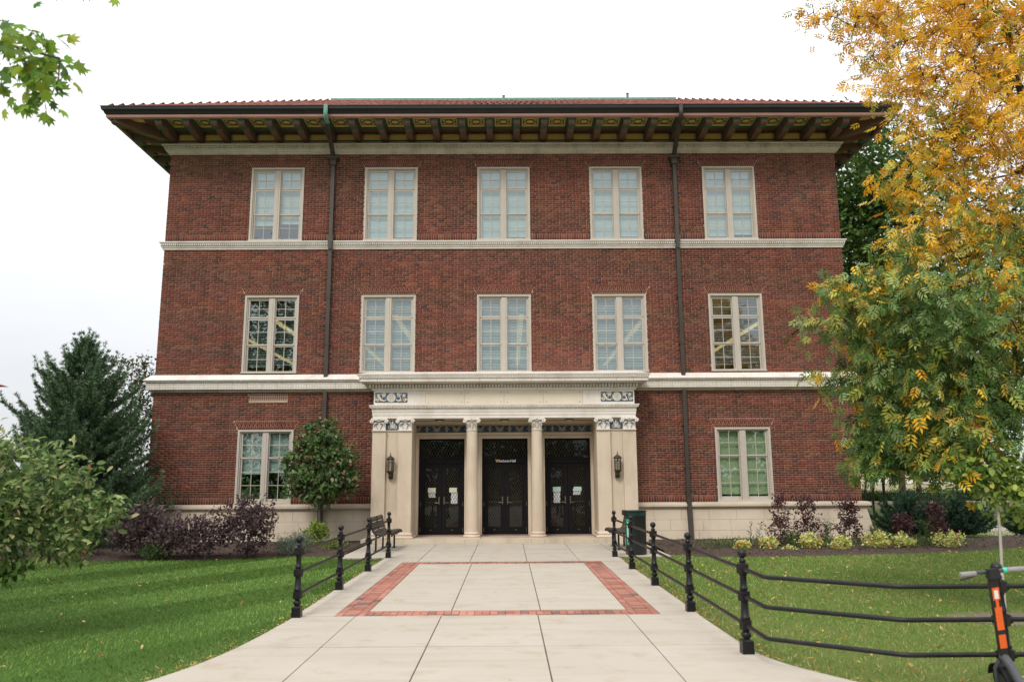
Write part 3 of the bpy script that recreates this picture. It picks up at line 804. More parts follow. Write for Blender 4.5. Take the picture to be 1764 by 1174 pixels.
# --- downpipes
for X, xt in ((-5.19, -5.14), (5.22, 5.17)):
    d = MB(); d.box(X-.055, X+.055, -.16, -.05, 4.62, 11.2).box(X-.085, X+.085, -.19, -.03, 11.16, 11.3)
    d.hexa([(X-.09, -.195, 11.3), (X+.09, -.195, 11.3), (X+.09, -.01, 11.3), (X-.09, -.01, 11.3), (X-.16, -.25, 11.36), (X+.16, -.25, 11.36), (X+.16, -.01, 11.36), (X-.16, -.01, 11.36)]).box(X-.17, X+.17, -.26, -.005, 11.36, 11.40)
    d.box(X-.075, X+.075, -.18, -.03, 8.70, 8.92).box(X-.05, X+.05, -.20, -.06, 8.5, 8.72).box(X-.07, X+.07, -.17, -.04, 8.44, 8.5)
    d.bar((X, -.12, 11.4), (xt, -1.22, 12.02), .12, .12)
    d.box(X-.055, X+.055, -.16, -.05, 1.0, 4.24).box(X-.07, X+.07, -.185, -.04, 1.0, 1.32)
    d.hexa([(X-.06, -.33, .0), (X+.06, -.33, .0), (X+.06, -.2, .0), (X-.06, -.2, .0), (X-.06, -.25, 1.0), (X+.06, -.25, 1.0), (X+.06, -.05, 1.0), (X-.06, -.05, 1.0)])
    d_o = d.obj('downpipe', M_pipe, bld)
    for zz in (2.0, 3.2, 5.6, 7.0, 9.8): MB().box(X-.075, X+.075, -.168, -.0, zz, zz+.035).obj('pipe_strap', M_pipe, d_o)
    h = MB(); h.box(xt-.055, xt+.055, -1.56, -1.50, 12.2, 12.44); h.tube([(xt, -1.52, 12.28), (xt, -1.55, 12.17), (xt, -1.50, 12.07), (xt, -1.38, 12.02), (xt, -1.2, 12.03)], .062, 10)
    h.obj('gutter_outlet', M_patina if X < 0 else M_pipe, d_o, smooth=True)
# --- wall vent
v = MB(); v.box(-7.43, -6.30, -.005, .02, 3.955, 3.99); v_o = v.obj('wall_vent', M_lime2, bld)
MB().poly([(-7.42, .009, 3.98), (-6.31, .009, 3.98), (-6.31, .009, 4.225), (-7.42, .009, 4.225)]).obj('vent_back', M_dark, v_o)
vb = MB()
for x in np.arange(-7.42, -6.31, .062): vb.box(x, x+.022, -.004, .008, 3.99, 4.225)
for z in (4.07, 4.15): vb.box(-7.42, -6.31, -.006, .008, z, z+.012)
vb.obj('vent_grille', M_wood, v_o)

# ------------------------------------------------------------------ windows
def win_kit(kind):
    H = 2.32 if kind == 'tall' else 2.10
    if kind == 'tall': lights = [(.14, .636, [.395]), (.735, 1.455, [1.09]), (1.535, 2.26, [1.9])]
    else: lights = [(.10, .776, [.43]), (.845, 1.955, [1.205, 1.575])]
    f = MB(); w = WW/2
    for s in (-1, 1):
        f.box(*sorted((s*(w+.008), s*(w-.052))), -.022, .13, 0, H)                      # outer casing
        f.box(*sorted((s*(w-.052), s*(w-.085))), .02, .13, .0, H-.052)
    f.box(-w+.052, w-.052, -.022, .13, H-.052, H).box(-w+.085, w-.085, .03, .13, H-.085, H-.052)
    f.box(-w-.02, w+.02, -.05, .12, -.008, .028).box(-w+.052, w-.052, -.01, .13, .028, .055)
    f.box(-.085, .085, .0, .13, .055, H-.085).box(-.03, .03, -.012, .0, .055, H-.085)   # mullion
    parts = []
    g0, g1 = .09, w-.13
    for s in (-1, 1):
        for li, (a, b, ms) in enumerate(lights):
            z1, z0 = H-a, H-b
            yb = .055 if li < len(lights)-1 else .078
            sa = MB(); xl, xr = (.085, w-.085) if s > 0 else (-w+.085, -.085)
            gl, gr = (.115, w-.13) if s > 0 else (-w+.13, -.115)
            top = H-.085 if li == 0 else z1+.04
            bot = .055 if li == len(lights)-1 else z0-.04
            sa.box(xl+.002, gl, yb, yb+.035, bot, top).box(gr, xr-.002, yb, yb+.035, bot, top)
            sa.box(gl, gr, yb, yb+.035, z1, top).box(gl, gr, yb, yb+.035, bot, z0)
            parts.append(('sash', sa.mesh('sash'), M_frame))
            cuts = [z1]+[H-m for m in ms]+[z0]
            xm = (gl+gr)/2
            mu = MB(); mu.box(xm-.008, xm+.008, yb+.004, yb+.03, z0, z1)
            for m in ms: mu.box(gl, xm-.01, yb+.006, yb+.028, H-m-.008, H-m+.008).box(xm+.01, gr, yb+.006, yb+.028, H-m-.008, H-m+.008)
            parts.append(('muntin', mu.mesh('muntin'), M_frame))
            for i in range(len(cuts)-1):
                for (p, q) in ((gl, xm-.01), (xm+.01, gr)):
                    hi, lo = cuts[i]-(.01 if i else 0), cuts[i+1]+(.01 if i < len(cuts)-2 else 0)
                    y = yb+.018
                    jx, jz = random.uniform(-.0007, .0007), random.uniform(-.0007, .0007)
                    parts.append(('pane', MB().poly([(p, y-jx-jz, lo), (q, y+jx-jz, lo), (q, y+jx+jz, hi), (p, y-jx+jz, hi)]).mesh('pane'), M_glass))
    return H, f.mesh('window'), parts
KIT = {k: win_kit(k) for k in ('tall', 'short')}
def blind_mesh(H, frac, tilt, side):
    b = MB(); w = WW/2; x0, x1 = (.09, w-.09) if side > 0 else (-w+.09, -.09)
    if tilt >= .95:      # fully closed: slats overlap into one ribbed sheet
        n = int((H-.18)*frac/.048); z = H-.09
        for k in range(n): b.poly([(x0, .184, z-(k+1)*.048), (x1, .184, z-(k+1)*.048), (x1, .193, z-k*.048), (x0, .193, z-k*.048)])
        b.box(x0, x1, .175, .205, z-n*.048-.02, z-n*.048)
        return b
    z = H-.09; n = int((H-.18)*frac/.048)
    c, s_ = .0275*math.cos(tilt), .0275*math.sin(tilt)
    for k in range(n):
        zc = z-.03-k*.048
        b.poly([(x0, .19-c, zc-s_), (x1, .19-c, zc-s_), (x1, .19+c, zc+s_), (x0, .19+c, zc+s_)])
    b.box(x0, x1, .175, .205, z-.03-n*.048-.02, z-.03-n*.048)
    return b
BL = {(3, 1): (.80, .95), (3, 2): (.99, 1.1), (3, 3): (.99, 1.1), (3, 4): (.99, 1.1), (3, 5): (.97, 1.05), (2, 1): (.93, .42), (2, 2): (.99, .86), (2, 3): (.99, .86), (2, 4): (.99, .86), (2, 5): (.93, .38), (1, 1): (.60, 1.0)}
for (x, zb, zt, r, c) in WINS:
    H, fm, parts = KIT['tall' if r > 1 else 'short']
    wo = put('window', fm, M_frame, bld, (x, 0, zb))
    for nm, me, mt in parts: put(nm, me, mt, wo)
    if (r, c) in BL:
        fr, ti = BL[(r, c)]
        for s in (-1, 1): put('blind', blind_mesh(H, fr-(.02 if s > 0 else 0), ti, s).mesh('blind'), M_blind, wo)
    else:
        for s in (-1, 1):
            sh = MB(); x0, x1 = (.09, WW/2-.09) if s > 0 else (-WW/2+.09, -.09)
            sh.box(x0, x1, .18, .186, .20, H-.09); put('roller_shade', sh.mesh('roller_shade'), M_shade, wo)

# lit strips on the ceiling of the middle storey
for k, x in enumerate([-9.7, -7.65, -5.6, -3.55, -1.5, .55, 2.6, 4.65, 6.7, 8.75]):
    root = tag(empty('ceiling_light', (x, 7.5, 7.0)), ['first', 'second', 'third', 'fourth', 'fifth', 'sixth', 'seventh', 'eighth', 'ninth', 'tenth'][k]+' lit ceiling strip from the left, seen through the middle-storey windows', 'ceiling light', 'ceiling light strips behind the middle-storey windows')
    root.location = (x, 7.5, 6.95)
    for y in range(5):
        MB().box(x-.08, x+.08, 2.2+y*2.3, 4.35+y*2.3, 6.93, 6.97).obj('diffuser', M_tube, root)
    hh = MB().box(x-.1, x+.1, 2.15, 13.7, 6.975, 7.03)
    for y in (3, 8, 13): hh.box(x-.015, x+.015, y-.015, y+.015, 7.03, 7.75)
    hh.obj('housing', M_frame, root)

# ------------------------------------------------------------------ entrance front
PF = -.80; PX = 3.68
ent = MB(); ent.ring([(0, 3.40), (0, 3.485), (.012, 3.487), (.012, 3.575), (.024, 3.577), (.024, 3.655), (.04, 3.66), (.045, 3.675), (.07, 3.69), (.085, 3.735), (.10, 3.745), (.10, 3.768), (.0, 3.78)], (-PX, PX, PF, .2))
ent_o = ent.obj('entablature', M_terra, bld, fix=True)
bd = MB()
for x in np.arange(-PX-.06, PX+.07, .085): bd.lathe([(.008, 0), (.026, .02), (.026, .035), (.008, .052)], (x, PF-.078, 3.683), 6)
o = bd.obj('bead_row', M_terra, ent_o, smooth=True); o['kind'] = 'stuff'
# frieze: two decorated ends and four bolted plates with a plain block each side
fz = MB().box(-PX+.02, PX-.02, PF+.03, .2, 3.78, 4.18); fz.obj('frieze', M_joint, ent_o)
def fblock(x0, x1, m=M_lime, y=PF+.01): return MB().box(x0+.003, x1-.003, y, PF+.08, 3.783, 4.178).obj('frieze_block', m, ent_o)
xs = [-2.215, -1.115, -.005, 1.10, 2.21]
for a, b in zip(xs[:-1], xs[1:]):
    fb = fblock(a, b, M_plate, PF+.004)
    bo = MB()
    for sx in (a+.09, b-.09):
        for sz in (3.84, 4.11): bo.lathe([(.014, 0), (.010, .008), (.0, .01)], (0, 0, 0), 8); n_ = len(bo.v); bo.v[-24:] = [(sx+p[0], PF+.004-p[2], sz+p[1]) for p in bo.v[-24:]]
    put('bolt', bo.mesh('bolt'), M_handle, ent_o)
fblock(-PX+.015, -2.215, M_terra); fblock(2.21, PX-.015, M_terra)
def spiral(cx, cz, r, turns, a0, sgn, y, n=22, w=.012):
    return [(cx+sgn*r*(1-i/n*.82)*math.cos(a0+turns*2*math.pi*i/n), y, cz+r*(1-i/n*.82)*math.sin(a0+turns*2*math.pi*i/n)) for i in range(n+1)]
for sx in (-1, 1):
    cx = sx*3.17; hw, hh, cz = .45, .135, 3.985
    bk = MB().box(cx-hw, cx+hw, PF-.002, PF+.02, cz-hh, cz+hh).obj('ornament_panel', M_blue, ent_o)
    q = MB()
    q.tube([(cx+.118*math.cos(t), PF-.008, cz+.118*math.sin(t)) for t in np.linspace(0, 2*math.pi, 25)], .012, 5)
    q.v, q.f = q.v, q.f
    n0 = len(q.v); q.v += [(cx+.108*math.cos(2*math.pi*i/24), PF-.012, cz+.108*math.sin(2*math.pi*i/24)) for i in range(24)]; q.f.append(tuple(range(n0, n0+24)))
    q.tube([(cx+.07*math.cos(t), PF-.016, cz+.07*math.sin(t)) for t in np.linspace(0, 2*math.pi, 21)], .008, 5)
    for t in range(6): q.bar((cx, PF-.016, cz), (cx+.06*math.cos(t*1.047), PF-.016, cz+.06*math.sin(t*1.047)), .018, .012)
    for s in (-1, 1):
        q.tube([(cx+s*.13, PF-.01, cz-.06), (cx+s*.20, PF-.012, cz-.10), (cx+s*.29, PF-.014, cz-.07), (cx+s*.35, PF-.014, cz+.02), (cx+s*.37, PF-.012, cz+.09)], [.012, .022, .034, .040, .046], 7)
        q.tube(spiral(cx+s*.385, cz-.075, .05, 1.3, 0, s, PF-.01), .017, 5)
        q.tube(spiral(cx+s*.20, cz+.06, .055, 1.4, 1, -s, PF-.01), .018, 5)
        q.tube([(cx+s*.15, PF-.008, cz+.11), (cx+s*.24, PF-.01, cz+.02), (cx+s*.30, PF-.01, cz-.11)], .018, 5)
        q.tube(spiral(cx+s*.28, cz+.09, .035, 1.2, 2, s, PF-.01), .010, 5)
        for (a_, b_) in ((.42, .10), (.41, .02), (.16, -.01), (.25, -.02)): q.lathe([(.0, -.012), (.022, 0), (.0, .012)], (cx+s*a_, PF-.008, cz+b_), 7)
    q.obj('scroll_relief', M_relief, ent_o, smooth=True)
# dentils, egg course and projecting cornice
cn = MB(); cn.ring([(.0, 4.178), (.02, 4.18), (.03, 4.205), (.055, 4.225), (.06, 4.245), (.01, 4.247), (.01, 4.35), (.14, 4.365), (.17, 4.385), (.33, 4.395), (.335, 4.40), (.335, 4.475), (.345, 4.48), (.355, 4.53), (.38, 4.55), (.39, 4.575), (.40, 4.60), (.05, 4.70), (-.75, 4.72)], (-PX+.0, PX-.0, PF, .2), cap=False)
cn_o = cn.obj('entrance_cornice', M_terra, ent_o, fix=True)
d = [(x, x+.046, PF-.125, PF-.005, 4.252, 4.349) for x in np.arange(-PX-.1, PX+.08, .086)]
o = put('dentil_row', boxes_mesh('dentil_row', d), M_terra, ent_o); o['kind'] = 'stuff'
d = [(x, x+.036, PF-.372, PF-.33, 4.488, 4.54) for x in np.arange(-PX-.33, PX+.33, .066)]
o = put('bead_row', boxes_mesh('bead_row', d), M_terra, ent_o); o['kind'] = 'stuff'
for k in range(17):
    x = -PX-.32+k*.475
    if x < PX+.3: MB().box(x-.003, x+.003, PF-.3372, PF-.33, 4.40, 4.475).obj('cornice_joint', M_joint, ent_o)

# step and threshold
st = MB()
step_o = None
xs = [-3.9, -2.75, -1.62, -1.08, -.72, .72, 1.08, 1.62, 2.75, 3.9]
step_o = MB().box(-3.88, 3.88, -.94, .36, -.05, .10).obj('step', M_joint, bld)
for a, b in zip(xs[:-1], xs[1:]): MB().box(a+.003, b-.003, -.965, -.35, -.05, .128+random.uniform(-.001, .001)).obj('step_stone', M_lime2, step_o)
MB().box(-2.6, 2.6, -.345, .40, -.05, .126).obj('porch_floor', M_lime2, step_o)
M_thr = pm('worn_threshold', (.24, .15, .12), (.30, .20, .16), 4, .8, .2, 50)
MB().box(-2.55, 2.55, .12, .40, .127, .15).obj('threshold', M_thr, step_o)

def volute_cap(cx, cy, z0, z1, w, dep, round_=False):
    """capital: necking, bell, leaves, two scrolls and abacus"""
    c = MB(); h = z1-z0
    if round_:
        c.lathe([(w*.46, z0), (w*.52, z0+.012), (w*.52, z0+.028), (w*.46, z0+.035), (w*.46, z0+.10), (w*.50, z0+h*.6), (w*.58, z0+h*.80)], (cx, cy, 0), 20)
        c.box(cx-w*.66, cx+w*.66, cy-w*.66, cy+w*.66, z1-.045, z1)
    else:
        c.box(cx-w*.5, cx+w*.5, cy-.02, cy+dep, z0+.03, z0+h*.8).box(cx-w*.55, cx+w*.55, cy-.045, cy+dep, z0, z0+.028)
        c.box(cx-w*.62, cx+w*.62, cy-.07, cy+dep, z1-.04, z1)
    yf = cy-(w*.66 if round_ else .06)
    vx = w*.58
    for s in (-1, 1):
        c.tube([(cx+s*vx+.058*math.cos(t)*(1-t/16), yf-.005, z1-.085+.058*math.sin(t)*(1-t/16)) for t in np.linspace(0, 12, 26)], .016, 6)
        c.lathe([(.0, -.03), (.03, 0), (.0, .03)], (cx+s*vx, yf+.0, z1-.085), 8)
        c.tube([(cx+s*(vx-.01), yf, z1-.03), (cx+s*w*.3, yf, z1-.05), (cx, yf+.005, z1-.075)], .016, 6)
        c.tube([(cx+s*w*.42, yf+.03, z0+h*.36), (cx+s*w*.36, yf+.0, z0+h*.58), (cx+s*w*.18, yf-.005, z0+h*.66)], [.012, .022, .012], 6)
    for t in range(5): c.lathe([(.0, -.02), (.02, 0), (.0, .02)], (cx+(t-2)*w*.1, yf-.01, z1-.045+.02*(t == 2)), 7)
    return c
def blue_marks(cx, cy, z0, z1, w, round_=False):
    m = MB(); h = z1-z0; yf = cy-(w*.47 if round_ else .0225)
    k = .5 if round_ else 1
    for s in (-1, 1):
        m.bar((cx+s*w*.10*k, yf, z0+.05), (cx+s*w*.26*k, yf+(.006 if round_ else 0), z0+h*.5), .040*k+.006, .006)
        if not round_:
            m.bar((cx+s*w*.12, yf-.04, z1-.11), (cx+s*w*.42, yf-.045, z1-.06), .045, .008)
            m.bar((cx+s*w*.08, yf-.0, z0+h*.55), (cx+s*w*.34, yf-.0, z0+h*.62), .045, .006)
    return m
CB, CT = 3.05, 3.40
# columns
for cx in (-.912, .912):
    cy = PF+.185
    sh = MB(); sh.lathe([(.172, .30), (.1705, .9), (.168, 1.5), (.160, 2.2), (.1505, 2.9), (.149, CB+.01)], (cx, cy, 0), 28)
    col_o = sh.obj('column', M_lime, bld, smooth=True)
    b = MB(); b.box(cx-.235, cx+.235, cy-.235, cy+.235, .128, .15); b.lathe([(.225, .15), (.238, .165), (.238, .19), (.222, .21), (.195, .218), (.192, .232), (.205, .242), (.208, .262), (.195, .28), (.178, .285), (.172, .302)], (cx, cy, 0), 28)
    b.obj('base', M_lime, col_o, smooth=True)
    volute_cap(cx, cy, CB, CT, .32, 0, True).obj('capital', M_terra, col_o, smooth=True)
    blue_marks(cx, cy, CB, CT, .32, True).obj('glaze', M_blue, col_o)
# pilasters and panels between them
for s in (-1, 1):
    for (a, b) in ((2.575, 2.955), (3.305, 3.675)):
        cx, w = s*(a+b)/2, b-a
        p = MB().box(cx-w/2, cx+w/2, PF, .3, .30, CB)
        p_o = p.obj('pilaster', M_lime, bld)
        pb = MB(); pb.ring([(.03, .128), (.065, .135), (.07, .165), (.05, .185), (.025, .195), (.02, .215), (.035, .225), (.035, .25), (.012, .27), (.0, .301)], (cx-w/2, cx+w/2, PF, .05)); pb.obj('base', M_lime, p_o, fix=True)
        volute_cap(cx, PF, CB, CT, w*.94, .4).obj('capital', M_terra, p_o, smooth=True)
        blue_marks(cx, PF, CB, CT, w*.94).obj('glaze', M_blue, p_o)
    xa, xb = sorted((s*2.955, s*3.305))
    pn = MB().box(xa+.001, xb-.001, PF+.10, .25, .128, CT); pn_o = pn.obj('stone_panel', M_lime, bld)
    MB().box(xa+.002, xb-.002, PF+.07, PF+.099, CB, CB+.028).box(xa+.002, xb-.002, PF+.075, PF+.099, .128, .27).obj('panel_moulding', M_lime, pn_o)
    cz = (CB+CT)/2+.0
    MB().box(xa+.004, xb-.004, PF+.085, PF+.099, CB+.03, CT-.06).obj('glaze', M_blue, pn_o)
    q = MB(); cx = (xa+xb)/2
    for t in (-1, 1):
        q.tube(spiral(cx+t*.075, cz-.06, .065, 1.5, 1.57, t, PF+.08), .014, 5); q.tube([(cx+t*.02, PF+.08, cz-.09), (cx+t*.05, PF+.08, cz+.04), (cx+t*.11, PF+.08, cz+.10), (cx+t*.15, PF+.08, cz+.03)], .014, 5)
    q.tube([(cx, PF+.08, cz-.1), (cx, PF+.078, cz+.1)], [.012, .024], 6)
    q.obj('scroll_relief', M_relief, pn_o, smooth=True)

# --- porch back wall with its three doorways
YD_ = .30; DW = 1.335; DT = 2.885; DC = (-1.833, .008, 1.833)
bw = MB()
xe = [-2.60]+[v for c in DC for v in (c-DW/2, c+DW/2)]+[2.60]
for a, b in zip(xe[0::2], xe[1::2]): bw.box(a, b, YD_, .9, .10, 3.42)
for c in DC: bw.box(c-DW/2, c+DW/2, YD_, .9, DT, 3.42)
bw_o = bw.obj('porch_wall', M_lime, bld)
for s in (-1, 1): MB().box(*sorted((s*2.60, s*2.577)), -.45, YD_, .128, CT).obj('reveal', M_lime, bw_o)
for c in DC:      # stone architrave round each doorway, panel of dark relief tiles above
    a = MB()
    for s in (-1, 1): a.box(*sorted((c+s*DW/2, c+s*(DW/2+.075))), YD_-.03, YD_, .15, DT+.075).box(*sorted((c+s*(DW/2+.05), c+s*(DW/2+.085))), YD_-.045, YD_-.03, .15, DT+.085)
    a.box(c-DW/2, c+DW/2, YD_-.03, YD_, DT, DT+.075); a.box(c-DW/2-.085, c+DW/2+.085, YD_-.05, YD_-.03, DT+.06, DT+.085)
    a.obj('door_surround', M_lime, bw_o)
    MB().box(c-.88, c+.88, YD_-.07, YD_, 2.985, 3.035).box(c-.9, c+.9, YD_-.085, YD_, 3.035, 3.05).obj('frieze_ledge', M_lime, bw_o)
    MB().box(c-.80, c+.80, YD_-.02, YD_, 3.055, 3.27).obj('tile_frieze', M_navy, bw_o)
    q = MB()
    q.box(c-.80, c+.80, YD_-.03, YD_-.02, 3.255, 3.27).box(c-.80, c+.80, YD_-.03, YD_-.02, 3.055, 3.07)
    for k in range(6):
        x = c-.72+k*.288
        if k % 2:
            q.bar((x, YD_-.022, 3.075), (x, YD_-.022, 3.245), .03, .012)
            for t in (-1, 1): q.bar((x, YD_-.024, 3.23), (x+t*.06, YD_-.024, 3.16), .022, .012); q.bar((x+t*.06, YD_-.024, 3.16), (x, YD_-.024, 3.09), .022, .012)
        else:
            for t in (-1, 1): q.tube(spiral(x+t*.06, 3.14, .06, 1.4, .8, t, YD_-.024), .012, 5); q.tube([(x, YD_-.024, 3.08), (x+t*.05, YD_-.024, 3.20), (x+t*.13, YD_-.024, 3.24)], .012, 5)
    q.obj('scroll_relief', M_relief_dark, bw_o, smooth=True)
MB().box(-2.6, 2.6, YD_-.11, YD_, 3.30, 3.34).box(-2.6, 2.6, YD_-.16, YD_, 3.34, 3.385).obj('ceiling_moulding', M_lime, bw_o)

# --- the doors
def lattice(b, x0, x1, z0, z1, y, px=.078, pz=.138, w=.0075):
    m = pz/px
    for sgn in (1, -1):
        n0, n1 = -int((z1-z0)/pz)-2, int((x1-x0)/px)+int((z1-z0)/pz)+2
        for k in range(n0, n1):
            xb = x0+k*px if sgn > 0 else x0+k*px
            pts = []
            # line: z = z0 + sgn*m*(x-xb)
            lo, hi = (xb, xb+(z1-z0)/m) if sgn > 0 else (xb-(z1-z0)/m, xb)
            a, c_ = max(lo, x0), min(hi, x1)
            if c_-a < .004: continue
            za, zc = (z0+m*(a-xb), z0+m*(c_-xb)) if sgn > 0 else (z0-m*(a-xb), z0-m*(c_-xb))
            b.bar((a, y+.002*sgn, za), (c_, y+.002*sgn, zc), w, .006, (0, 1, 0))
for di, c in enumerate(DC):
    y = YD_+.12
    fr = MB(); ZL = 2.17
    fr.box(c-DW/2, c-DW/2+.05, y, y+.10, .15, DT).box(c+DW/2-.05, c+DW/2, y, y+.10, .15, DT).box(c-DW/2+.05, c+DW/2-.05, y, y+.10, DT-.05, DT).box(c-DW/2+.05, c+DW/2-.05, y-.01, y+.10, ZL, ZL+.15)
    d_o = fr.obj('door', M_door, bld)
    MB().poly([(c-DW/2+.05, y+.05, ZL+.15), (c+DW/2-.05, y+.05, ZL+.15), (c+DW/2-.05, y+.05, DT-.05), (c-DW/2+.05, y+.05, DT-.05)]).obj('pane', M_glass_door, d_o)
    la = MB(); lattice(la, c-DW/2+.05, c+DW/2-.05, ZL+.15, DT-.05, y+.035, .085, .15); la.obj('lattice', M_lattice, d_o)
    for s in (-1, 1):
        x0, x1 = sorted((c+s*.004, c+s*(DW/2-.052)))
        lf = MB(); st_ = .115; zt_, zb_ = ZL-.005, .155
        lf.box(x0, x0+st_, y+.012, y+.06, zb_, zt_).box(x1-st_, x1, y+.012, y+.06, zb_, zt_).box(x0+st_, x1-st_, y+.012, y+.06, zt_-.13, zt_).box(x0+st_, x1-st_, y+.012, y+.06, zb_, zb_+.21)
        lf.box(x0+st_-.012, x0+st_+.010, y+.004, y+.02, zb_+.20, zt_-.12).box(x1-st_-.010, x1-st_+.012, y+.004, y+.02, zb_+.20, zt_-.12)
        lf.obj('door_leaf', M_door, d_o)
        gx0, gx1, gz0, gz1 = x0+st_, x1-st_, zb_+.21, zt_-.13
        MB().poly([(gx0, y+.05, gz0), (gx1, y+.05, gz0), (gx1, y+.05, gz1), (gx0, y+.05, gz1)]).obj('pane', M_glass_door, d_o)
        la = MB(); lattice(la, gx0+.012, gx1-.012, gz0, gz1, y+.035, .073, .13); la.obj('lattice', M_lattice, d_o)
        hx = c+s*.075
        h = MB().box(hx-.018, hx+.018, y-.004, y+.012, 1.0, 1.22); h.tube([(hx, y+.0, 1.05), (hx, y-.05, 1.05), (hx+s*.11, y-.055, 1.045)], .011, 8)
        h.obj('lever_handle', M_handle, d_o, smooth=True)
        MB().box(gx0, gx1, y+.08, y+.10, 1.045, 1.085).obj('push_bar', M_handle, d_o)
        MB().box((x0+x1)/2-.03, (x0+x1)/2+.03, y+.004, y+.012, zb_+.115, zb_+.135).obj('maker_plate', M_handle, d_o)
        MB().box(c+s*(DW/2-.05)-.008, c+s*(DW/2-.05)+.008, y-.006, y+.012, .22, .34).box(c+s*(DW/2-.05)-.008, c+s*(DW/2-.05)+.008, y-.006, y+.012, .95, 1.07).obj('hinge', M_handle, d_o)
    if di == 1:
        for word, xo, wd_ in (('Matthews', -.205, .345), ('Hall', .168, .152)):
            cu = bpy.data.curves.new('lettering', 'FONT'); cu.body = word; cu.size = .105; cu.extrude = .002; cu.offset = .0012
            to = bpy.data.objects.new('lettering_curve', cu); COL.objects.link(to)
            dg = bpy.context.evaluated_depsgraph_get(); me = bpy.data.meshes.new_from_object(to.evaluated_get(dg)); bpy.data.objects.remove(to)
            co_ = np.array([v.co[:] for v in me.vertices]); k = wd_/(co_[:, 0].max()-co_[:, 0].min()); x_min = co_[:, 0].min()
            for v in me.vertices: v.co = ((v.co.x-x_min)*k+xo, -v.co.z+y-.012, v.co.y*.98+ZL+.036)
            me.materials.clear(); o = put('lettering', me, M_white, d_o)
        gm = MB()
        for (xo, w_) in ((-.275, .03), (-.235, .018)):
            gm.poly([(xo, y-.013, ZL+.115), (xo+w_, y-.013, ZL+.115), (xo+w_+.04, y-.013, ZL+.035), (xo+.04, y-.013, ZL+.035)])
        gm.obj('gold_emblem', M_gold, d_o)
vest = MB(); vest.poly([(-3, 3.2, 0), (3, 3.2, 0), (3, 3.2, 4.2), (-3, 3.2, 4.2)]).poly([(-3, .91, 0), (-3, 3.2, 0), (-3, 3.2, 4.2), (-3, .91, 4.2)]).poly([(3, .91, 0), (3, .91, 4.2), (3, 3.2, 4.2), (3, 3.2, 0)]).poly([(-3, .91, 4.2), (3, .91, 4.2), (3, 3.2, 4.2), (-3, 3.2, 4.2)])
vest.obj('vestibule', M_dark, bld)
# porch ceiling lamps
for i, (c, nm) in enumerate(zip((-1.86, .0, 1.86), ('first', 'middle', 'last'))):
    root = tag(empty('porch_lamp', (c, -.25, 3.40)), ['unlit flush ceiling lamp over the doorway beside the small round tree', 'unlit flush ceiling lamp over the middle doorway with white lettering', 'unlit flush ceiling lamp over the doorway beside the litter bin'][i], 'ceiling lamp')
    MB().lathe([(.13, 3.40), (.13, 3.375), (.11, 3.365)], (c, -.25, 0), 16).obj('rim', M_pipe, root); MB().lathe([(.105, 3.366), (.09, 3.345), (.05, 3.332), (.0, 3.33)], (c, -.25, 0), 16, False).obj('lamp_glass', M_terra_grey, root, smooth=True)
# paper notices taped to the doors
def notice(x0, x1, z0, z1, m, label, back):
    y = YD_+.12+(.046 if back else .026)
    tag(MB().hexa([(x0, y, z0), (x1, y+.001, z0), (x1, y+.002, z0), (x0, y+.001, z0), (x0+.002, y, z1), (x1+.002, y+.001, z1), (x1+.002, y+.002, z1), (x0+.002, y+.001, z1)]).obj('paper_notice', m), label, 'notice')
notice(-2.235, -2.01, 1.34, 1.475, M_paper_y, 'cream sheet on the leftmost door leaf, above a white sheet', False)
notice(-2.215, -2.02, 1.20, 1.36, M_paper, 'short white sheet behind the lattice of the leftmost door leaf', True)
notice(-1.615, -1.395, 1.345, 1.475, M_paper_y, 'cream sheet on the door leaf just left of the first column', False)
notice(-1.565, -1.375, 1.02, 1.36, M_paper, 'long white sheet behind lattice just left of the first column', True)
notice(1.40, 1.625, 1.35, 1.485, M_paper_g, 'pale green sheet on the door leaf just right of the second column', False)
notice(1.42, 1.61, 1.03, 1.36, M_paper, 'long white sheet behind lattice just right of the second column', True)
notice(2.01, 2.235, 1.36, 1.485, M_paper_g, 'pale green sheet on the rightmost door leaf, above a white sheet', False)
notice(1.99, 2.205, 1.26, 1.44, M_paper, 'short white sheet behind the lattice of the rightmost door leaf', True)

# wall lanterns
def lantern(x, label):
    y = PF-.06; root = tag(empty('wall_lantern', (x, PF+.10, 1.74)), label, 'lantern')
    b = MB(); b.box(x-.06, x+.06, PF+.02, PF+.099, 1.735, 1.92).box(x-.045, x+.045, y-.03, PF+.05, 1.80, 1.90); b.lathe([(.04, 1.86), (.095, 1.915), (.105, 1.93), (.105, 1.955), (.085, 1.96)], (x, y, 0), 10); b.obj('wall_bracket', M_bronze, root)
    f = MB()
    for k in range(6):
        t = math.pi/3*k+.3; f.bar((x+.09*math.cos(t), y+.09*math.sin(t), 1.955), (x+.095*math.cos(t), y+.095*math.sin(t), 2.26), .016)
    f.obj('cage', M_bronze, root)
    MB().lathe([(.082, 1.958), (.082, 2.26)], (x, y, 0), 12, False).obj('lantern_glass', M_glass_clear, root, smooth=True)
    MB().lathe([(.022, 1.96), (.022, 2.12), (.028, 2.13), (.018, 2.17), (.0, 2.19)], (x, y, 0), 10).obj('bulb', M_terra, root, smooth=True)
    c = MB(); c.lathe([(.115, 2.255), (.118, 2.275), (.10, 2.285), (.095, 2.305), (.07, 2.335), (.035, 2.35), (.02, 2.365), (.014, 2.39), (.009, 2.43), (.0, 2.475)], (x, y, 0), 12)
    for k in range(8):
        t = math.pi/4*k; c.lathe([(.0, -.015), (.014, 0), (.0, .02)], (x+.108*math.cos(t), y+.108*math.sin(t), 2.285), 6)
    c.obj('cap', M_bronze, root, smooth=True)
lantern(-3.15, 'bronze wall lantern on the panel nearer the small round tree')
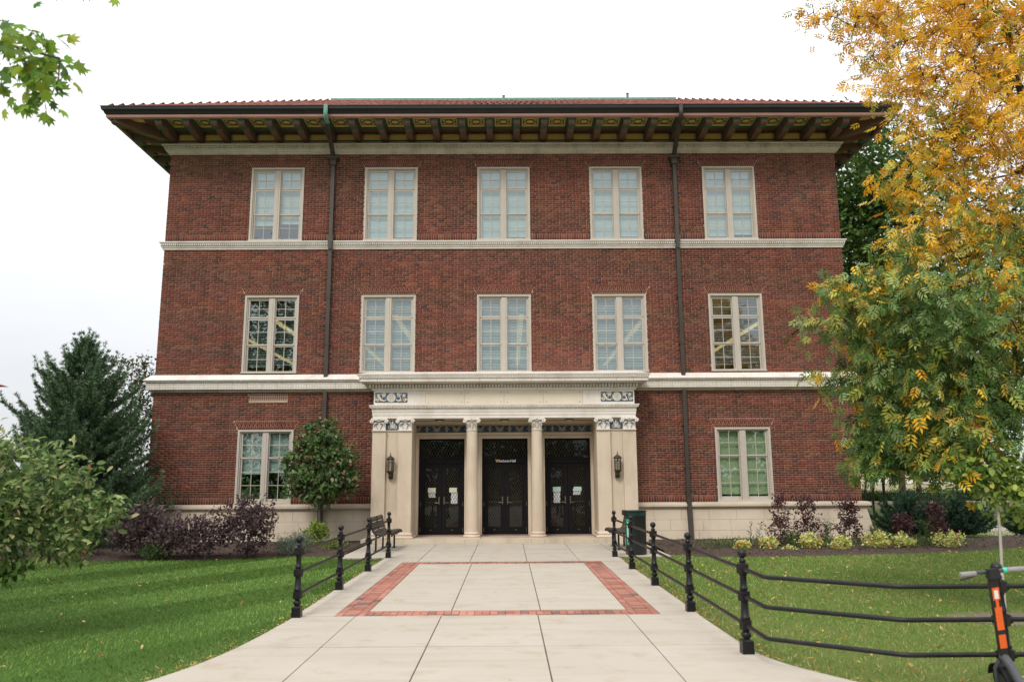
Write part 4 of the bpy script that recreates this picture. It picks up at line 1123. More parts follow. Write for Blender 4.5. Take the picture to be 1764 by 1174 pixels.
lantern(3.13, 'bronze wall lantern on the panel above the litter bin')

# ------------------------------------------------------------------ railings
def post_kit():
    p = MB(); p.lathe([(.040, .125), (.030, .135), (.030, .142), (.046, .155), (.052, .175), (.046, .195), (.030, .208), (.032, .215), (.046, .222), (.050, .23), (.046, .24), (.044, .32), (.050, .33), (.050, .345), (.042, .355), (.036, .50), (.034, .60), (.042, .61), (.042, .625), (.034, .635), (.033, .74), (.040, .75), (.040, .765), (.034, .775), (.034, .84), (.042, .85), (.042, .862), (.028, .872), (.034, .882), (.034, .892), (.024, .905), (.020, .92)], (0, 0, 0), 16)
    b = MB(); b.hexa([(-.058, -.058, 0), (.058, -.058, 0), (.058, .058, 0), (-.058, .058, 0), (-.055, -.055, .12), (.055, -.055, .12), (.055, .055, .12), (-.055, .055, .12)]).hexa([(-.055, -.055, .12), (.055, -.055, .12), (.055, .055, .12), (-.055, .055, .12), (-.044, -.044, .132), (.044, -.044, .132), (.044, .044, .132), (-.044, .044, .132)])
    f = MB(); f.lathe([(.0, .908)]+[(.047*math.sin(math.pi*i/10), .957-.047*math.cos(math.pi*i/10)) for i in range(1, 10)]+[(.0, 1.004)], (0, 0, 0), 16, False)
    z = 0
    c = MB(); c.lathe([(.046, z-.05), (.062, z-.042), (.062, z+.042), (.046, z+.05)], (0, 0, 0), 8); c.tube([(-.0, -.075, z), (0, .075, z)], .034, 10)
    return p.mesh('post', smooth=True), b.mesh('base_block'), f.mesh('finial', smooth=True), c.mesh('rail_collar', smooth=True)
RZ = (.27, .545, .81)
PK = post_kit()
def railing(name_label, posts, runs, rots):
    root = tag(empty('railing', (posts[0][0], posts[0][1], 0)), name_label, 'railing', 'iron railings along the path')
    for (x, y), rz in zip(posts, rots):
        po = put('post', PK[0], M_iron, root, (x-posts[0][0], y-posts[0][1], 0)); po.rotation_euler = (0, 0, rz)
        put('base_block', PK[1], M_iron, po); put('finial', PK[2], M_iron, po); [put('rail_collar', PK[3], M_iron, po, (0, 0, z)) for z in RZ]
    for run in runs:
        for z in RZ:
            pts = [(run[0][0], run[0][1], z)]
            for i in range(1, len(run)-1):
                a, b, c = Vector((*run[i-1], z)), Vector((*run[i], z)), Vector((*run[i+1], z))
                u, v = (a-b).normalized(), (c-b).normalized()
                for t in (0, .25, .5, .75, 1): pts.append(tuple((b+u*.07)*(1-t)**2+b*2*t*(1-t)+(b+v*.07)*t*t))
            pts.append((run[-1][0], run[-1][1], z))
            MB().tube(pts, .0205, 10).obj('rail', M_iron, root, smooth=True)
    return root
LP = [(-2.585, -4.70), (-2.585, -7.28), (-2.59, -9.84), (-2.60, -12.35)]
railing('black iron railing with four ball-topped posts beside the greener lawn', LP, list(zip(LP[:-1], LP[1:])), [0]*4)
RP = [(2.47, -4.76), (2.475, -7.18), (2.48, -9.55), (2.475, -12.11), (2.46, -14.62), (4.18, -16.03)]
B1, B2 = (2.445, -15.32), (3.36, -16.03)
railing('long black iron railing that bends round the yellowing lawn behind the scooter', RP, list(zip(RP[:4], RP[1:5]))+[[RP[4], B1, B2, RP[5]], [RP[5], (7.2, -16.03)]], [0]*5+[math.pi/2])

# ------------------------------------------------------------------ benches
def bench(x, y, face, label):
    """slatted metal bench, long side along the path; face=+1 looks towards +x"""
    root = tag(empty('park_bench', (x, y, 0)), label, 'bench', 'metal benches beside the entrance')
    prof = [(-.27, .80), (-.255, .815), (-.235, .79), (-.22, .70), (-.20, .60), (-.175, .50), (-.12, .435), (-.02, .425), (.10, .435), (.20, .45), (.265, .44), (.285, .41), (.275, .38)]
    L = 1.75
    for i in range(len(prof)-1):
        a, b = Vector((prof[i][0]*face, 0, prof[i][1])), Vector((prof[i+1][0]*face, 0, prof[i+1][1]))
        d = (b-a); m = (a+b)/2; k = .86
        s = MB(); s.bar((x+m.x-d.x*k/2, y, m.z-d.z*k/2), (x+m.x+d.x*k/2, y, m.z+d.z*k/2), L, .016, (d.z, 0, -d.x) if True else None)
        s.obj('slat', M_bench, root)
    for e in (-1, 0, 1):
        f = MB(); f.tube([(x+p*face*1.0-.0, y+e*(L/2-.01), z-.012) for p, z in prof], .022, 8); f.obj('end_frame', M_iron, root, smooth=True)
    for e in (-1, 1):
        for px in (-.15, .14):
            MB().tube([(x+px*face, y+e*.55, .0), (x+px*face, y+e*.55, .43)], .024, 8).box(x+px*face-.05, x+px*face+.05, y+e*.55-.05, y+e*.55+.05, -.001, .012).obj('leg', M_iron, root)
M_bench = pm('bench_bronze', (.040, .032, .027), (.030, .024, .02), 9, .5)
bench(-2.98, -2.55, 1, 'dark slatted metal bench beside the railing of the greener lawn')
bench(2.93, -2.55, -1, 'dark metal bench mostly hidden behind the litter bin')

# ------------------------------------------------------------------ litter bin
bx, by = 3.03, -4.25
root = tag(empty('litter_bin', (bx, by, 0)), 'black round litter bin with green lid beside the right-hand bench', 'litter bin')
MB().lathe([(.225, .0), (.235, .02), (.238, .06), (.245, .86), (.25, .87)], (bx, by, 0), 28).obj('body', M_bin, root, smooth=True)
MB().lathe([(.252, .868), (.252, .955), (.235, .965)], (bx, by, 0), 28).obj('lid_band', M_bin_green, root, smooth=True)
MB().lathe([(.262, .962), (.265, .975), (.24, .985), (.0, .99)], (bx, by, 0), 28, False).obj('lid', M_bin_green, root, smooth=True)
MB().box(bx-.29, bx-.20, by-.13, by+.12, .88, .99).obj('chute', M_bin, root)
pn = MB(); pn2 = MB()
for (b_, r_, z0, z1, m0, m1) in ((pn, .2475, .22, .80, 3.55, 4.05), (pn2, .2495, .32, .72, 3.72, 3.83)):
    ts = np.linspace(m0, m1, 7)
    for a, c in zip(ts[:-1], ts[1:]): b_.poly([(bx+r_*math.cos(a), by+r_*math.sin(a), z0), (bx+r_*math.cos(c), by+r_*math.sin(c), z0), (bx+r_*math.cos(c), by+r_*math.sin(c), z1), (bx+r_*math.cos(a), by+r_*math.sin(a), z1)])
pn.obj('green_sticker', M_sticker, root); pn2.obj('sticker_arrow', M_white, root)

# ------------------------------------------------------------------ electric scooter leaning on the railing
root = empty('electric_scooter', (4.00, -16.40, 0.0), rot=(R(-3), R(-8.5), R(-4)))
tag(root, 'dark electric scooter with orange stem decals leaning on the railing post', 'scooter')
def lp(b, name, m, parent=None, smooth=True): return put(name, b.mesh(name, smooth=smooth), m, parent or root)
hy, hz = -.17, .985            # handlebar centre in scooter space; wheel contact at the origin
lp(MB().tube([(0, .02, .30), (0, hy+.02, .93), (0, hy, hz)], [.030, .030, .027], 12), 'stem', M_scoot)
hb_ = lp(MB().tube([(-.22, hy-.01, hz+.015), (-.09, hy, hz+.008), (.09, hy, hz-.004), (.22, hy-.01, hz-.008)], .0155, 10), 'handlebar', M_scoot_grey)
for s in (-1, 1): put('grip', MB().tube([(s*.12, hy-.004, hz-s*.004), (s*.24, hy-.014, hz-s*.012)], .020, 10).mesh('grip', smooth=True), M_grip, hb_)
put('bell_ring', MB().tube([(.09, hy, hz-.003), (.118, hy-.003, hz-.004)], .0205, 10).mesh('bell_ring', smooth=True), M_teal, hb_)
put('brake_lever', MB().tube([(-.11, hy+.01, hz-.01), (-.17, hy+.05, hz-.03), (-.22, hy+.05, hz-.035)], .007, 6).mesh('brake_lever', smooth=True), M_scoot, hb_)
lp(MB().box(-.038, .038, hy-.055, hy+.02, hz-.05, hz+.022), 'display', M_scoot, smooth=False)
def on_stem(z0, z1, w, off, m, nm):
    def cy(z): return .02+(hy+.02-.02)*(z-.30)/(.93-.30)
    b = MB(); n0 = (z0, z1)
    pts = []
    for z in (z0, z1):
        y = cy(z)-off
        pts.append(((-w/2, y, z), (w/2, y, z)))
    b.hexa([pts[0][0], pts[0][1], (w/2, pts[0][1][1]+.02, z0), (-w/2, pts[0][0][1]+.02, z0), pts[1][0], pts[1][1], (w/2, pts[1][1][1]+.02, z1), (-w/2, pts[1][0][1]+.02, z1)])
    lp(b, nm, m, smooth=False)
on_stem(.30, .92, .056, .0305, M_scoot, 'stem_cover')
on_stem(.77, .865, .052, .0355, M_orange, 'orange_decal'); on_stem(.78, .845, .030, .0372, M_white, 'white_label')
on_stem(.54, .715, .052, .0355, M_orange, 'orange_decal'); on_stem(.40, .505, .052, .0355, M_orange, 'orange_decal'); on_stem(.715, .77, .022, .0355, M_orange, 'orange_decal')
def wheel(y, r):
    w = MB(); w.tube([(0, y+(r-.03)*math.cos(t), r+(r-.03)*math.sin(t)) for t in np.linspace(0, 2*math.pi, 29)], .032, 10, False)
    wo = lp(w, 'wheel', M_rubber)
    put('rim', MB().tube([(-.025, y, r), (.025, y, r)], r-.055, 20).mesh('rim', smooth=True), M_scoot_grey, wo)
wheel(.10, .125); wheel(-.78, .115)
f = MB()
for s in (-1, 1): f.tube([(s*.055, .10, .125), (s*.058, .06, .25), (s*.03, .02, .31)], .016, 8)
lp(f, 'fork', M_scoot_grey)
fd = MB(); ts = np.linspace(.35, 2.9, 14)
for a, c in zip(ts[:-1], ts[1:]):
    fd.hexa([(-.045, .10+.145*math.cos(a), .125+.145*math.sin(a)), (.045, .10+.145*math.cos(a), .125+.145*math.sin(a)), (.045, .10+.15*math.cos(a), .125+.15*math.sin(a)), (-.045, .10+.15*math.cos(a), .125+.15*math.sin(a)), (-.045, .10+.145*math.cos(c), .125+.145*math.sin(c)), (.045, .10+.145*math.cos(c), .125+.145*math.sin(c)), (.045, .10+.15*math.cos(c), .125+.15*math.sin(c)), (-.045, .10+.15*math.cos(c), .125+.15*math.sin(c))])
lp(fd, 'fender', M_scoot)
lp(MB().tube([(0, .01, .34), (0, -.07, .27), (0, -.14, .17), (0, -.22, .13)], [.036, .034, .036, .04], 10), 'neck_tube', M_scoot_grey)
lp(MB().box(-.085, .085, -.66, -.17, .095, .155), 'deck', M_scoot, smooth=False)
lp(MB().box(-.075, .075, -.64, -.19, .156, .162), 'deck_mat', M_rubber, smooth=False)
lp(MB().tube([(.045, hy+.0, hz-.03), (.055, -.12, .7), (.05, -.02, .42), (.03, .05, .2)], .005, 6), 'brake_cable', M_rubber)
lp(MB().tube([(.09, -.30, .1), (.20, -.33, .003)], .009, 6), 'kickstand', M_scoot_grey)

# ------------------------------------------------------------------ vegetation toolkit
def nrm(a): return a/np.maximum(np.linalg.norm(a, axis=-1, keepdims=True), 1e-9)
def rand_dir(n): return nrm(rng.normal(size=(n, 3)))
def tri(v, f): return np.array(v, float), np.array(f, int)
KITE = tri([(0, 0, 0), (.45, .5, .10), (1, 0, -.06), (.45, -.5, .10)], [(0, 2, 1), (0, 3, 2)])
OVAL = tri([(0, 0, 0), (.28, .42, .09), (.68, .40, .07), (1, 0, -.1), (.68, -.40, .07), (.28, -.42, .09), (.5, 0, -.02)], [(0, 6, 1), (1, 6, 2), (2, 6, 3), (3, 6, 4), (4, 6, 5), (5, 6, 0)])
BLADE = tri([(0, -.5, 0), (0, .5, 0), (.55, .32, .10), (.55, -.32, .10), (1, 0, .02)], [(0, 1, 2), (0, 2, 3), (3, 2, 4)])
def maple():
    pts = []; L = [(.0, 1.0), (.35, .55), (.62, .95), (.95, .45), (1.25, .75), (1.7, .35), (2.6, .30)]
    out = [(.42+.58*r*math.cos(a), .58*r*math.sin(a), .03*((i % 2)*2-1)) for i, (a, r) in enumerate(L)]
    out += [(.42+.58*r*math.cos(-a), .58*r*math.sin(-a), .03*((i % 2)*2-1)) for i, (a, r) in list(enumerate(L))[:0:-1]]
    v = [(.42, 0, 0)]+out; n = len(out)
    return tri(v, [(0, 1+i, 1+(i+1) % n) for i in range(n)])
MAPLE = maple()
def ash_leaf():
    v, f = [], []
    for (t, s) in ((.30, -1), (.30, 1), (.52, -1), (.52, 1), (.74, -1), (.74, 1), (.84, 0)):
        L = .46 if s else .42; a = s*R(52) if s else 0.0
        d = np.array([math.cos(a), math.sin(a), -.22]); q = np.array([-math.sin(a), math.cos(a), 0])
        b = np.array([t, 0, -.25*t*t]); n = len(v)
        for (u, w, h) in ((0, 0, 0), (.42, .15, .05), (1, 0, -.05), (.42, -.15, .05)): v.append(tuple(b+d*L*u+q*w*L*1.15+np.array([0, 0, h*L])))
        f += [(n, n+2, n+1), (n, n+3, n+2)]
    return tri(v, f)
ASH = ash_leaf()
def leaf_geo(P, D, N, L, W, tmpl):
    tv, tf = tmpl; P = np.asarray(P); n = len(P)
    D = nrm(D); S = nrm(np.cross(D, N)); N2 = np.cross(S, D)
    L = np.broadcast_to(np.asarray(L, float), (n,)); W = np.broadcast_to(np.asarray(W, float), (n,))
    V = (P[:, None]+D[:, None]*(tv[None, :, 0:1]*L[:, None, None])+S[:, None]*(tv[None, :, 1:2]*W[:, None, None])+N2[:, None]*(tv[None, :, 2:3]*L[:, None, None]))
    F = (np.arange(n)[:, None, None]*len(tv)+tf[None])
    return V.reshape(-1, 3), F.reshape(-1, 3), len(tv)
def pick(pal, n, wts=None, var=.14):
    pal = np.array(pal, float); w = None if wts is None else np.array(wts, float)/np.sum(wts)
    c = pal[rng.choice(len(pal), n, p=w)]
    return np.clip(c*rng.normal(1, var, (n, 1))*rng.normal(1, .05, (n, 3)), .002, .95)
def leaf_obj(name, parent, P, D, N, L, W, tmpl, col, mat=None, kind=None):
    V, F, k = leaf_geo(P, D, N, L, W, tmpl)
    o = put(name, fast_mesh(name, V-np.array(wloc(parent)), F, col=np.repeat(col, k, 0)), mat or M_leaf, parent)
    if kind: o['kind'] = kind
    return o
def blob_pts(blobs, n, shell=.55):
    """points in a union of ellipsoids (x,y,z,rx,ry,rz), more of them towards the outside"""
    B = np.array([b if len(b) == 6 else (*b[:3], b[3], b[3], b[3]) for b in blobs], float)
    w = (B[:, 3]*B[:, 4]*B[:, 5])**.75; i = rng.choice(len(B), n, p=w/w.sum())
    d = rand_dir(n); r = rng.random(n)**(1/3*(1-shell)+.02*shell)
    r = np.where(rng.random(n) < .25, r*rng.random(n)**.4, r)
    return B[i, :3]+d*B[i, 3:]*r[:, None]
def skeleton(trunk, targets, r_tip=.006, power=.46, bend=.12, maxr=None):
    """trunk: list of points; targets joined one by one to the nearest node already grown"""
    nodes = [np.array(p, float) for p in trunk]; par = [-1]+list(range(len(trunk)-1))
    T = np.asarray(targets); base = nodes[0]
    tp = np.array(nodes)
    d0 = np.min(np.linalg.norm(T[:, None]-tp[None], axis=2), 1)
    for i in np.argsort(d0):
        t = T[i]; A = np.array(nodes); dv = t-A; d = np.linalg.norm(dv, axis=1)
        pen = np.where(A[:, 2] > t[2]+.15, 1.35, 1.0)
        pen = np.where(np.arange(len(A)) < max(1, len(trunk)//3), 2.5, pen)
        j = int(np.argmin(d*pen)); L = d[j]; k = max(1, min(5, int(L/.35)))
        last = j; off = rng.normal(0, bend*L, 3)*np.array([1, 1, .6])
        for s in range(1, k+1):
            u = s/k; nodes.append(nodes[j]+(t-nodes[j])*u+off*math.sin(math.pi*u)*.6+np.array([0, 0, .10*L*math.sin(math.pi*u)])); par.append(last); last = len(nodes)-1
    n = len(nodes); cnt = np.zeros(n); ch = np.zeros(n, int)
    for p in par:
        if p >= 0: ch[p] += 1
    cnt[ch == 0] = 1
    for i in range(n-1, 0, -1):
        if par[i] >= 0 and par[i] < i: cnt[par[i]] += cnt[i]
    rad = r_tip*np.maximum(cnt, 1)**power
    if maxr: rad = np.minimum(rad, maxr)
    return np.array(nodes), par, rad
def skel_obj(name, parent, nodes, par, rad, mat, seg=6, minr=.0):
    V, F = [], []; base = np.array(wloc(parent))
    idx = [i for i in range(1, len(nodes)) if par[i] >= 0 and rad[i] >= minr]
    A = nodes[[par[i] for i in idx]]; B = nodes[idx]; ra = np.minimum(rad[[par[i] for i in idx]], rad[idx]*1.6+.002); rb = rad[idx]
    d = nrm(B-A); ref = np.where(np.abs(d[:, 2:3]) > .9, np.array([[1., 0, 0]]), np.array([[0, 0, 1.]]))
    a = nrm(np.cross(d, ref)); b = np.cross(a, d)
    t = np.arange(seg)*2*math.pi/seg; c, s = np.cos(t), np.sin(t)
    dirs = a[:, None]*c[None, :, None]+b[:, None]*s[None, :, None]
    V = np.concatenate([A[:, None]+dirs*ra[:, None, None], (B+d*rb[:, None]*.3)[:, None]+dirs*rb[:, None, None]], 1)-base
    q = np.array([(j, (j+1) % seg, seg+(j+1) % seg, seg+j) for j in range(seg)])
    F = (np.arange(len(idx))[:, None, None]*2*seg+q[None]).reshape(-1, 4)
    return put(name, fast_mesh(name, V.reshape(-1, 3), F, smooth=True), mat, parent)
def around(centers, n_each, spread, flat=.7):
    C_ = np.repeat(np.asarray(centers), n_each, 0); return C_+rng.normal(0, spread, C_.shape)*np.array([1, 1, flat])

# ------------------------------------------------------------------ lawn: grass blades and fallen leaves
def grass():
    N = 900000
    d = rng.random(N)**.62*20+6.2; y = -22.8+d
    x = (rng.random(N)*2-1)*(.69*d+.6)
    ok = in_lawn(x, y) & (y < 4)
    dens = np.clip(8.5/d, .25, 1)**1.0
    ok &= rng.random(N) < dens*.62
    x, y = x[ok], y[ok]; n = len(x); d = y+22.8
    left = x < 0
    # mowing stripes on the well-watered side: the blades lean one way, then the other
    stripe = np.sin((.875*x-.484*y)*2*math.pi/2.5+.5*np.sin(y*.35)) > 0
    lean_y = np.where(left, np.where(stripe, .55, -.40), .05)
    D = nrm(np.stack([rng.normal(0, .42, n), rng.normal(0, .38, n)+lean_y, np.ones(n)*.62], 1))
    Nn = nrm(np.stack([rng.normal(0, 1, n), rng.normal(0, 1, n)-.6, rng.normal(0, .3, n)+.3], 1))
    L = np.where(left, .046, .044)*rng.uniform(.6, 1.35, n); W = rng.uniform(.0045, .0085, n)*np.clip(d/9, 1, 2.0)
    patch = np.sin(x*1.7+np.sin(y*1.3)*1.5)*np.sin(y*1.9+x*.6)+rng.normal(0, .5, n)
    cl = pick([(.122, .212, .040), (.160, .256, .056), (.088, .164, .030), (.25, .32, .095)], n, [4, 4, 3, 1.4], .16)
    cl *= np.where(stripe, 1.16, .84)[:, None]  # light and dark of the leaning blades also put into their colour
    crr = pick([(.175, .300, .058), (.140, .265, .050), (.26, .345, .090), (.50, .43, .20)], n, [4, 4, 2, 1.2], .16)
    dry = pick([(.52, .43, .20), (.60, .50, .26), (.34, .32, .10)], n)
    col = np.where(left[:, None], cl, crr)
    # the strip along the concrete is burnt and thin
    dist = np.where(left, edge(EDGE_L, y)-x, x-edge(EDGE_R, y))
    pd = np.clip(.9-dist*1.6, 0, .75)*np.where(left, np.clip((-13.4-y)/1.5, 0, 1)*.95+.06, .42)+np.where(left, 0, np.clip(patch-.75, 0, 1)*.35)
    m = rng.random(n) < pd; col[m] = dry[m]
    P = np.stack([x, y, np.full(n, -.036)], 1)
    V, F, k = leaf_geo(P, D, Nn, L, W, BLADE)
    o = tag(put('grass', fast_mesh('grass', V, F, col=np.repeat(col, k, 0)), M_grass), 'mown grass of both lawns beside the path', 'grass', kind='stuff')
    # fallen leaves
    n = 900; d = 6.5+rng.random(n)**.8*13; y = -22.8+d; x = (rng.random(n)*2-1)*(.68*d)
    ok = in_lawn(x, y) & ((x > 2) | (rng.random(n) < .22)); x, y = x[ok], y[ok]; n = len(x)
    ey = rng.uniform(-16.5, -5, 700); es = rng.random(700) < .4
    ex = np.where(es, edge(EDGE_L, ey)-np.abs(rng.normal(0, .07, 700)), edge(EDGE_R, ey)+np.abs(rng.normal(0, .08, 700)))
    px_ = rng.uniform(-2.4, 2.4, 26); py_ = rng.uniform(-16, -1.3, 26)
    x = np.concatenate([x, ex, px_]); y = np.concatenate([y, ey, py_]); sm = np.concatenate([np.ones(n), np.full(700, .5), np.full(26, .5)]); n = len(x)
    P = np.stack([x, y, np.concatenate([rng.uniform(.0, .03, n-726), rng.uniform(-.01, .012, 700), np.full(26, .006)])], 1)
    D = nrm(np.stack([rng.normal(size=n), rng.normal(size=n), rng.normal(0, .3, n)], 1)); Nn = nrm(np.stack([rng.normal(0, .4, n), rng.normal(0, .4, n), np.ones(n)], 1))
    V, F, k = leaf_geo(P, D, Nn, rng.uniform(.035, .10, n)*sm, rng.uniform(.018, .045, n)*sm, OVAL)
    col = pick([(.62, .40, .10), (.58, .46, .20), (.42, .26, .10), (.42, .17, .06)], n, [4, 3, 2, 1])
    tag(put('fallen_leaves', fast_mesh('fallen_leaves', V, F, col=np.repeat(col, k, 0)), M_leaf), 'yellow and brown fallen leaves scattered on the lawns', 'leaves', kind='stuff')
    # bark chips on the beds
    n = 9000; x = rng.uniform(-13, 14, n); y = rng.uniform(-5.2, -.3, n); ok = ~in_lawn(x, y) & (np.abs(x) > 3.85) & (y < -.35); x, y = x[ok], y[ok]; n = len(x)
    P = np.stack([x, y, rng.uniform(.03, .06, n)], 1); D = nrm(np.stack([rng.normal(size=n), rng.normal(size=n), rng.normal(0, .3, n)], 1)); Nn = nrm(np.stack([rng.normal(0, .5, n), rng.normal(0, .5, n), np.ones(n)], 1))
    V, F, k = leaf_geo(P, D, Nn, rng.uniform(.03, .08, n), rng.uniform(.012, .03, n), KITE)
    col = pick([(.10, .062, .042), (.06, .038, .028), (.15, .10, .07), (.04, .028, .02)], n)
    tag(put('bark_mulch', fast_mesh('bark_mulch', V, F, col=np.repeat(col, k, 0)), M_leaf), 'brown bark mulch covering the planting beds', 'mulch', kind='stuff')
grass()

# ------------------------------------------------------------------ trees
def broadleaf(name, label, loc, trunk, blobs, n_t, n_leaf, spread, L, W, tmpl, pal, wts, bark, group=None, cat='tree', r_tip=.006, colfn=None, droop=.25, shell=.55, maxr=None, extra=None, trans_mat=None, minr=0, keep=None):
    root = tag(empty(name, loc), label, cat, group)
    T = blob_pts(blobs, n_t, shell)
    if extra is not None: T = np.concatenate([T, np.asarray(extra)])
    nodes, par, rad = skeleton(trunk, T, r_tip, maxr=maxr)
    skel_obj('trunk', root, nodes, par, rad, bark, 6, minr)
    P = around(T, n_leaf, spread)
    if keep is not None: P = P[keep(P)]
    cen = np.mean(np.array([b[:3] for b in blobs]), 0)
    n = len(P); out = nrm(P-cen)
    D = nrm(rng.normal(0, .75, (n, 3))+out*.45+np.array([0, 0, -droop])); Nn = nrm(rng.normal(0, .55, (n, 3))+np.array([0, -.25, .8])+out*.25)
    col = colfn(P) if colfn else pick(pal, n, wts)
    l_ = rng.uniform(L[0], L[1], n); w_ = l_*rng.uniform(W[0], W[1], n)
    leaf_obj('crown', root, P, D, Nn, l_, w_, tmpl, col, trans_mat)
    return root, T

# yellowing ash whose crown fills the right of the view; its trunk stands just outside it
ASH_B = [(8.03, -11, 9.07, 1.05), (7.34, -10.5, 9.16, .9), (6.97, -9.5, 9.89, .59), (6.36, -9.5, 9.6, .35), (6.2, -9.5, 9.95, .3), (6.15, -9.5, 10.2, .42), (5.85, -9.4, 10.4, .25), (6.7, -9.6, 10.2, .5), (6.5, -9.8, 8.9, .35), (6.86, -10.5, 8.2, .59), (7.42, -11, 7.83, .85), (7.56, -12, 7.13, .77), (6.4, -10.5, 7.75, .2), (6.85, -11, 6.84, .65), (7.43, -11.5, 6.33, .8), (6.42, -11, 6.16, .41), (6.9, -11.5, 5.5, .7), (7.41, -12, 5.16, .75), (6.06, -11.5, 5.05, .43), (5.3, -11.5, 4.26, .6), (4.77, -11.5, 4.0, .34), (5.8, -12, 3.97, .74), (6.41, -12.5, 4.03, .78), (6.91, -12.5, 3.54, .7), (5.41, -11.5, 3.56, .55), (5.96, -12, 3.15, .73), (6.44, -12.5, 2.85, .69), (5.58, -11.5, 2.54, .5), (5.22, -11.5, 2.25, .29), (5.79, -12, 2.19, .48), (6.07, -12.5, 2.31, .46), (6.72, -12.5, 2.61, .38), (5.55, -12, 1.98, .30), (6.05, -12.3, 1.92, .32), (5.25, -11.5, 1.95, .2), (5.05, -11.5, 3.1, .35),
         (9.2, -11, 8.6, 1.3), (10.2, -11.2, 6.8, 1.3), (9.6, -10.2, 5.2, 1.1), (9.0, -12.4, 4.6, .9)]
def ash_col(P):
    n = len(P)
    cl = np.sin(P[:, 0]*2.3+1)*np.sin(P[:, 1]*2.1)*np.sin(P[:, 2]*1.9+.5)
    y = np.clip((P[:, 2]-4.0)/2.4, 0, 1)*.78+.07+cl*.24
    yel = pick([(.80, .45, .03), (.82, .53, .06), (.74, .36, .02), (.72, .55, .15)], n, [4, 3, 2, 1.8], .16)
    mid = pick([(.40, .40, .07), (.30, .34, .06), (.52, .45, .08)], n)
    gr = pick([(.092, .175, .040), (.15, .24, .06), (.25, .34, .12), (.05, .10, .026)], n, [4, 3, 2.6, 2])
    r = rng.random(n)
    return np.where((r < y)[:, None], yel, np.where((r < y+.17)[:, None], mid, gr))
broadleaf('ash_tree', 'tall ash tree turning yellow, its crown hanging over the yellowing lawn', (8.6, -11.3, 0),
          [(8.6, -11.3, -.1), (8.62, -11.3, 1.2), (8.55, -11.25, 2.6), (8.6, -11.2, 3.8), (8.5, -11.1, 5.2), (8.6, -11.0, 6.6), (8.5, -10.9, 8.0), (8.4, -10.9, 9.4)],
          ASH_B, 1450, 12, .135, (.14, .25), (.9, 1.15), ASH, None, None, M_bark, colfn=ash_col, keep=lambda P: rng.random(len(P)) < np.where((P[:, 2] > 5.6) & (P[:, 0] < 8.6), .60+.25*np.sin(P[:, 0]*3.1+P[:, 2]*2.3), 1.0), droop=.5, r_tip=.0045, shell=.35, maxr=.17)

# oak beside the camera: only one low bough reaches the picture, the crown shows in the window glass
OAK_B = [(-12.6, -18.6, 10.2, 3.0, 3.4, 3.2), (-13.4, -19, 7.2, 2.8, 2.6, 2.0), (-12.2, -18.4, 12.6, 2.6, 2.6, 2.0), (-11.6, -18.6, 7.6, 2.0, 1.8, 1.6)]
bough = [(-5.2, -18.3, 4.95), (-4.3, -18.1, 4.85), (-3.6, -17.9, 4.72), (-3.2, -17.8, 4.64), (-2.98, -17.8, 4.58), (-2.96, -17.82, 4.42), (-3.02, -17.8, 4.27)]
root = tag(empty('oak_tree', (-11.2, -18.6, 0)), 'green oak whose low leafy bough hangs into the upper left corner', 'tree')
T = blob_pts(OAK_B, 260, .5)
nodes, par, rad = skeleton([(-11.2, -18.6, -.1), (-11.2, -18.6, 2.2), (-11.3, -18.5, 4.0), (-11.6, -18.6, 6.0), (-11.9, -18.6, 8.5), (-12.2, -18.6, 11.0)], T, .009, maxr=.3)
skel_obj('trunk', root, nodes, par, rad, M_bark, 7, .012)
P = around(T, 22, .42); n = len(P); D = nrm(rng.normal(0, .8, (n, 3))+np.array([0, 0, -.3])); Nn = nrm(rng.normal(0, .6, (n, 3))+np.array([0, 0, .7])); l_ = rng.uniform(.18, .30, n)
leaf_obj('crown', root, P, D, Nn, l_, l_*.7, KITE, pick([(.05, .10, .02), (.07, .14, .03), (.035, .075, .016)], n))
b = MB(); b.tube([(-11.3, -18.55, 4.1), (-9.6, -18.5, 4.8), (-8.0, -18.5, 5.1), (-6.4, -18.4, 5.15), (-5.2, -18.3, 4.97)], [.12, .10, .07, .045, .03], 7); b.tube(bough, [.03, .02, .014, .010, .007, .005, .003], 6)
b.tube([(-4.3, -18.1, 4.85), (-3.7, -18.0, 5.05), (-3.15, -17.9, 5.12), (-2.95, -17.85, 5.1)], [.016, .01, .006, .003], 5)
b.obj('bough', M_bark, root, smooth=True)
bp = [np.array(p) for p in bough]
P = []
for i in range(1, len(bp)-1):
    for k in range(44 if i >= 2 else 20): P.append(bp[i]+(bp[i+1]-bp[i])*rng.random()+rng.normal(0, .075, 3)*np.array([1.2, 1.2, 1.15])+np.array([-.15, 0, .05]))
for k in range(6): P.append(np.array((-3.0, -17.87, 5.10))+rng.normal(0, .05, 3))
for q in ((-2.62, -17.8, 5.06), (-3.1, -17.8, 4.26), (-2.98, -17.8, 4.24), (-3.05, -17.8, 4.22), (-2.92, -17.8, 4.55)): P.append(np.array(q))
P = np.array(P); n = len(P); D = nrm(rng.normal(0, .7, (n, 3))+np.array([.35, .1, -.55])); Nn = nrm(rng.normal(0, .5, (n, 3))+np.array([0, -.7, .45])); l_ = rng.uniform(.11, .17, n)
leaf_obj('bough_leaves', root, P, D, Nn, l_, l_*1.0, MAPLE, pick([(.27, .40, .05), (.18, .32, .045), (.36, .44, .05), (.11, .21, .04)], n, [3, 3, 2, 1.5], .12), foliage('oak_leaf', .5, .5, .3))

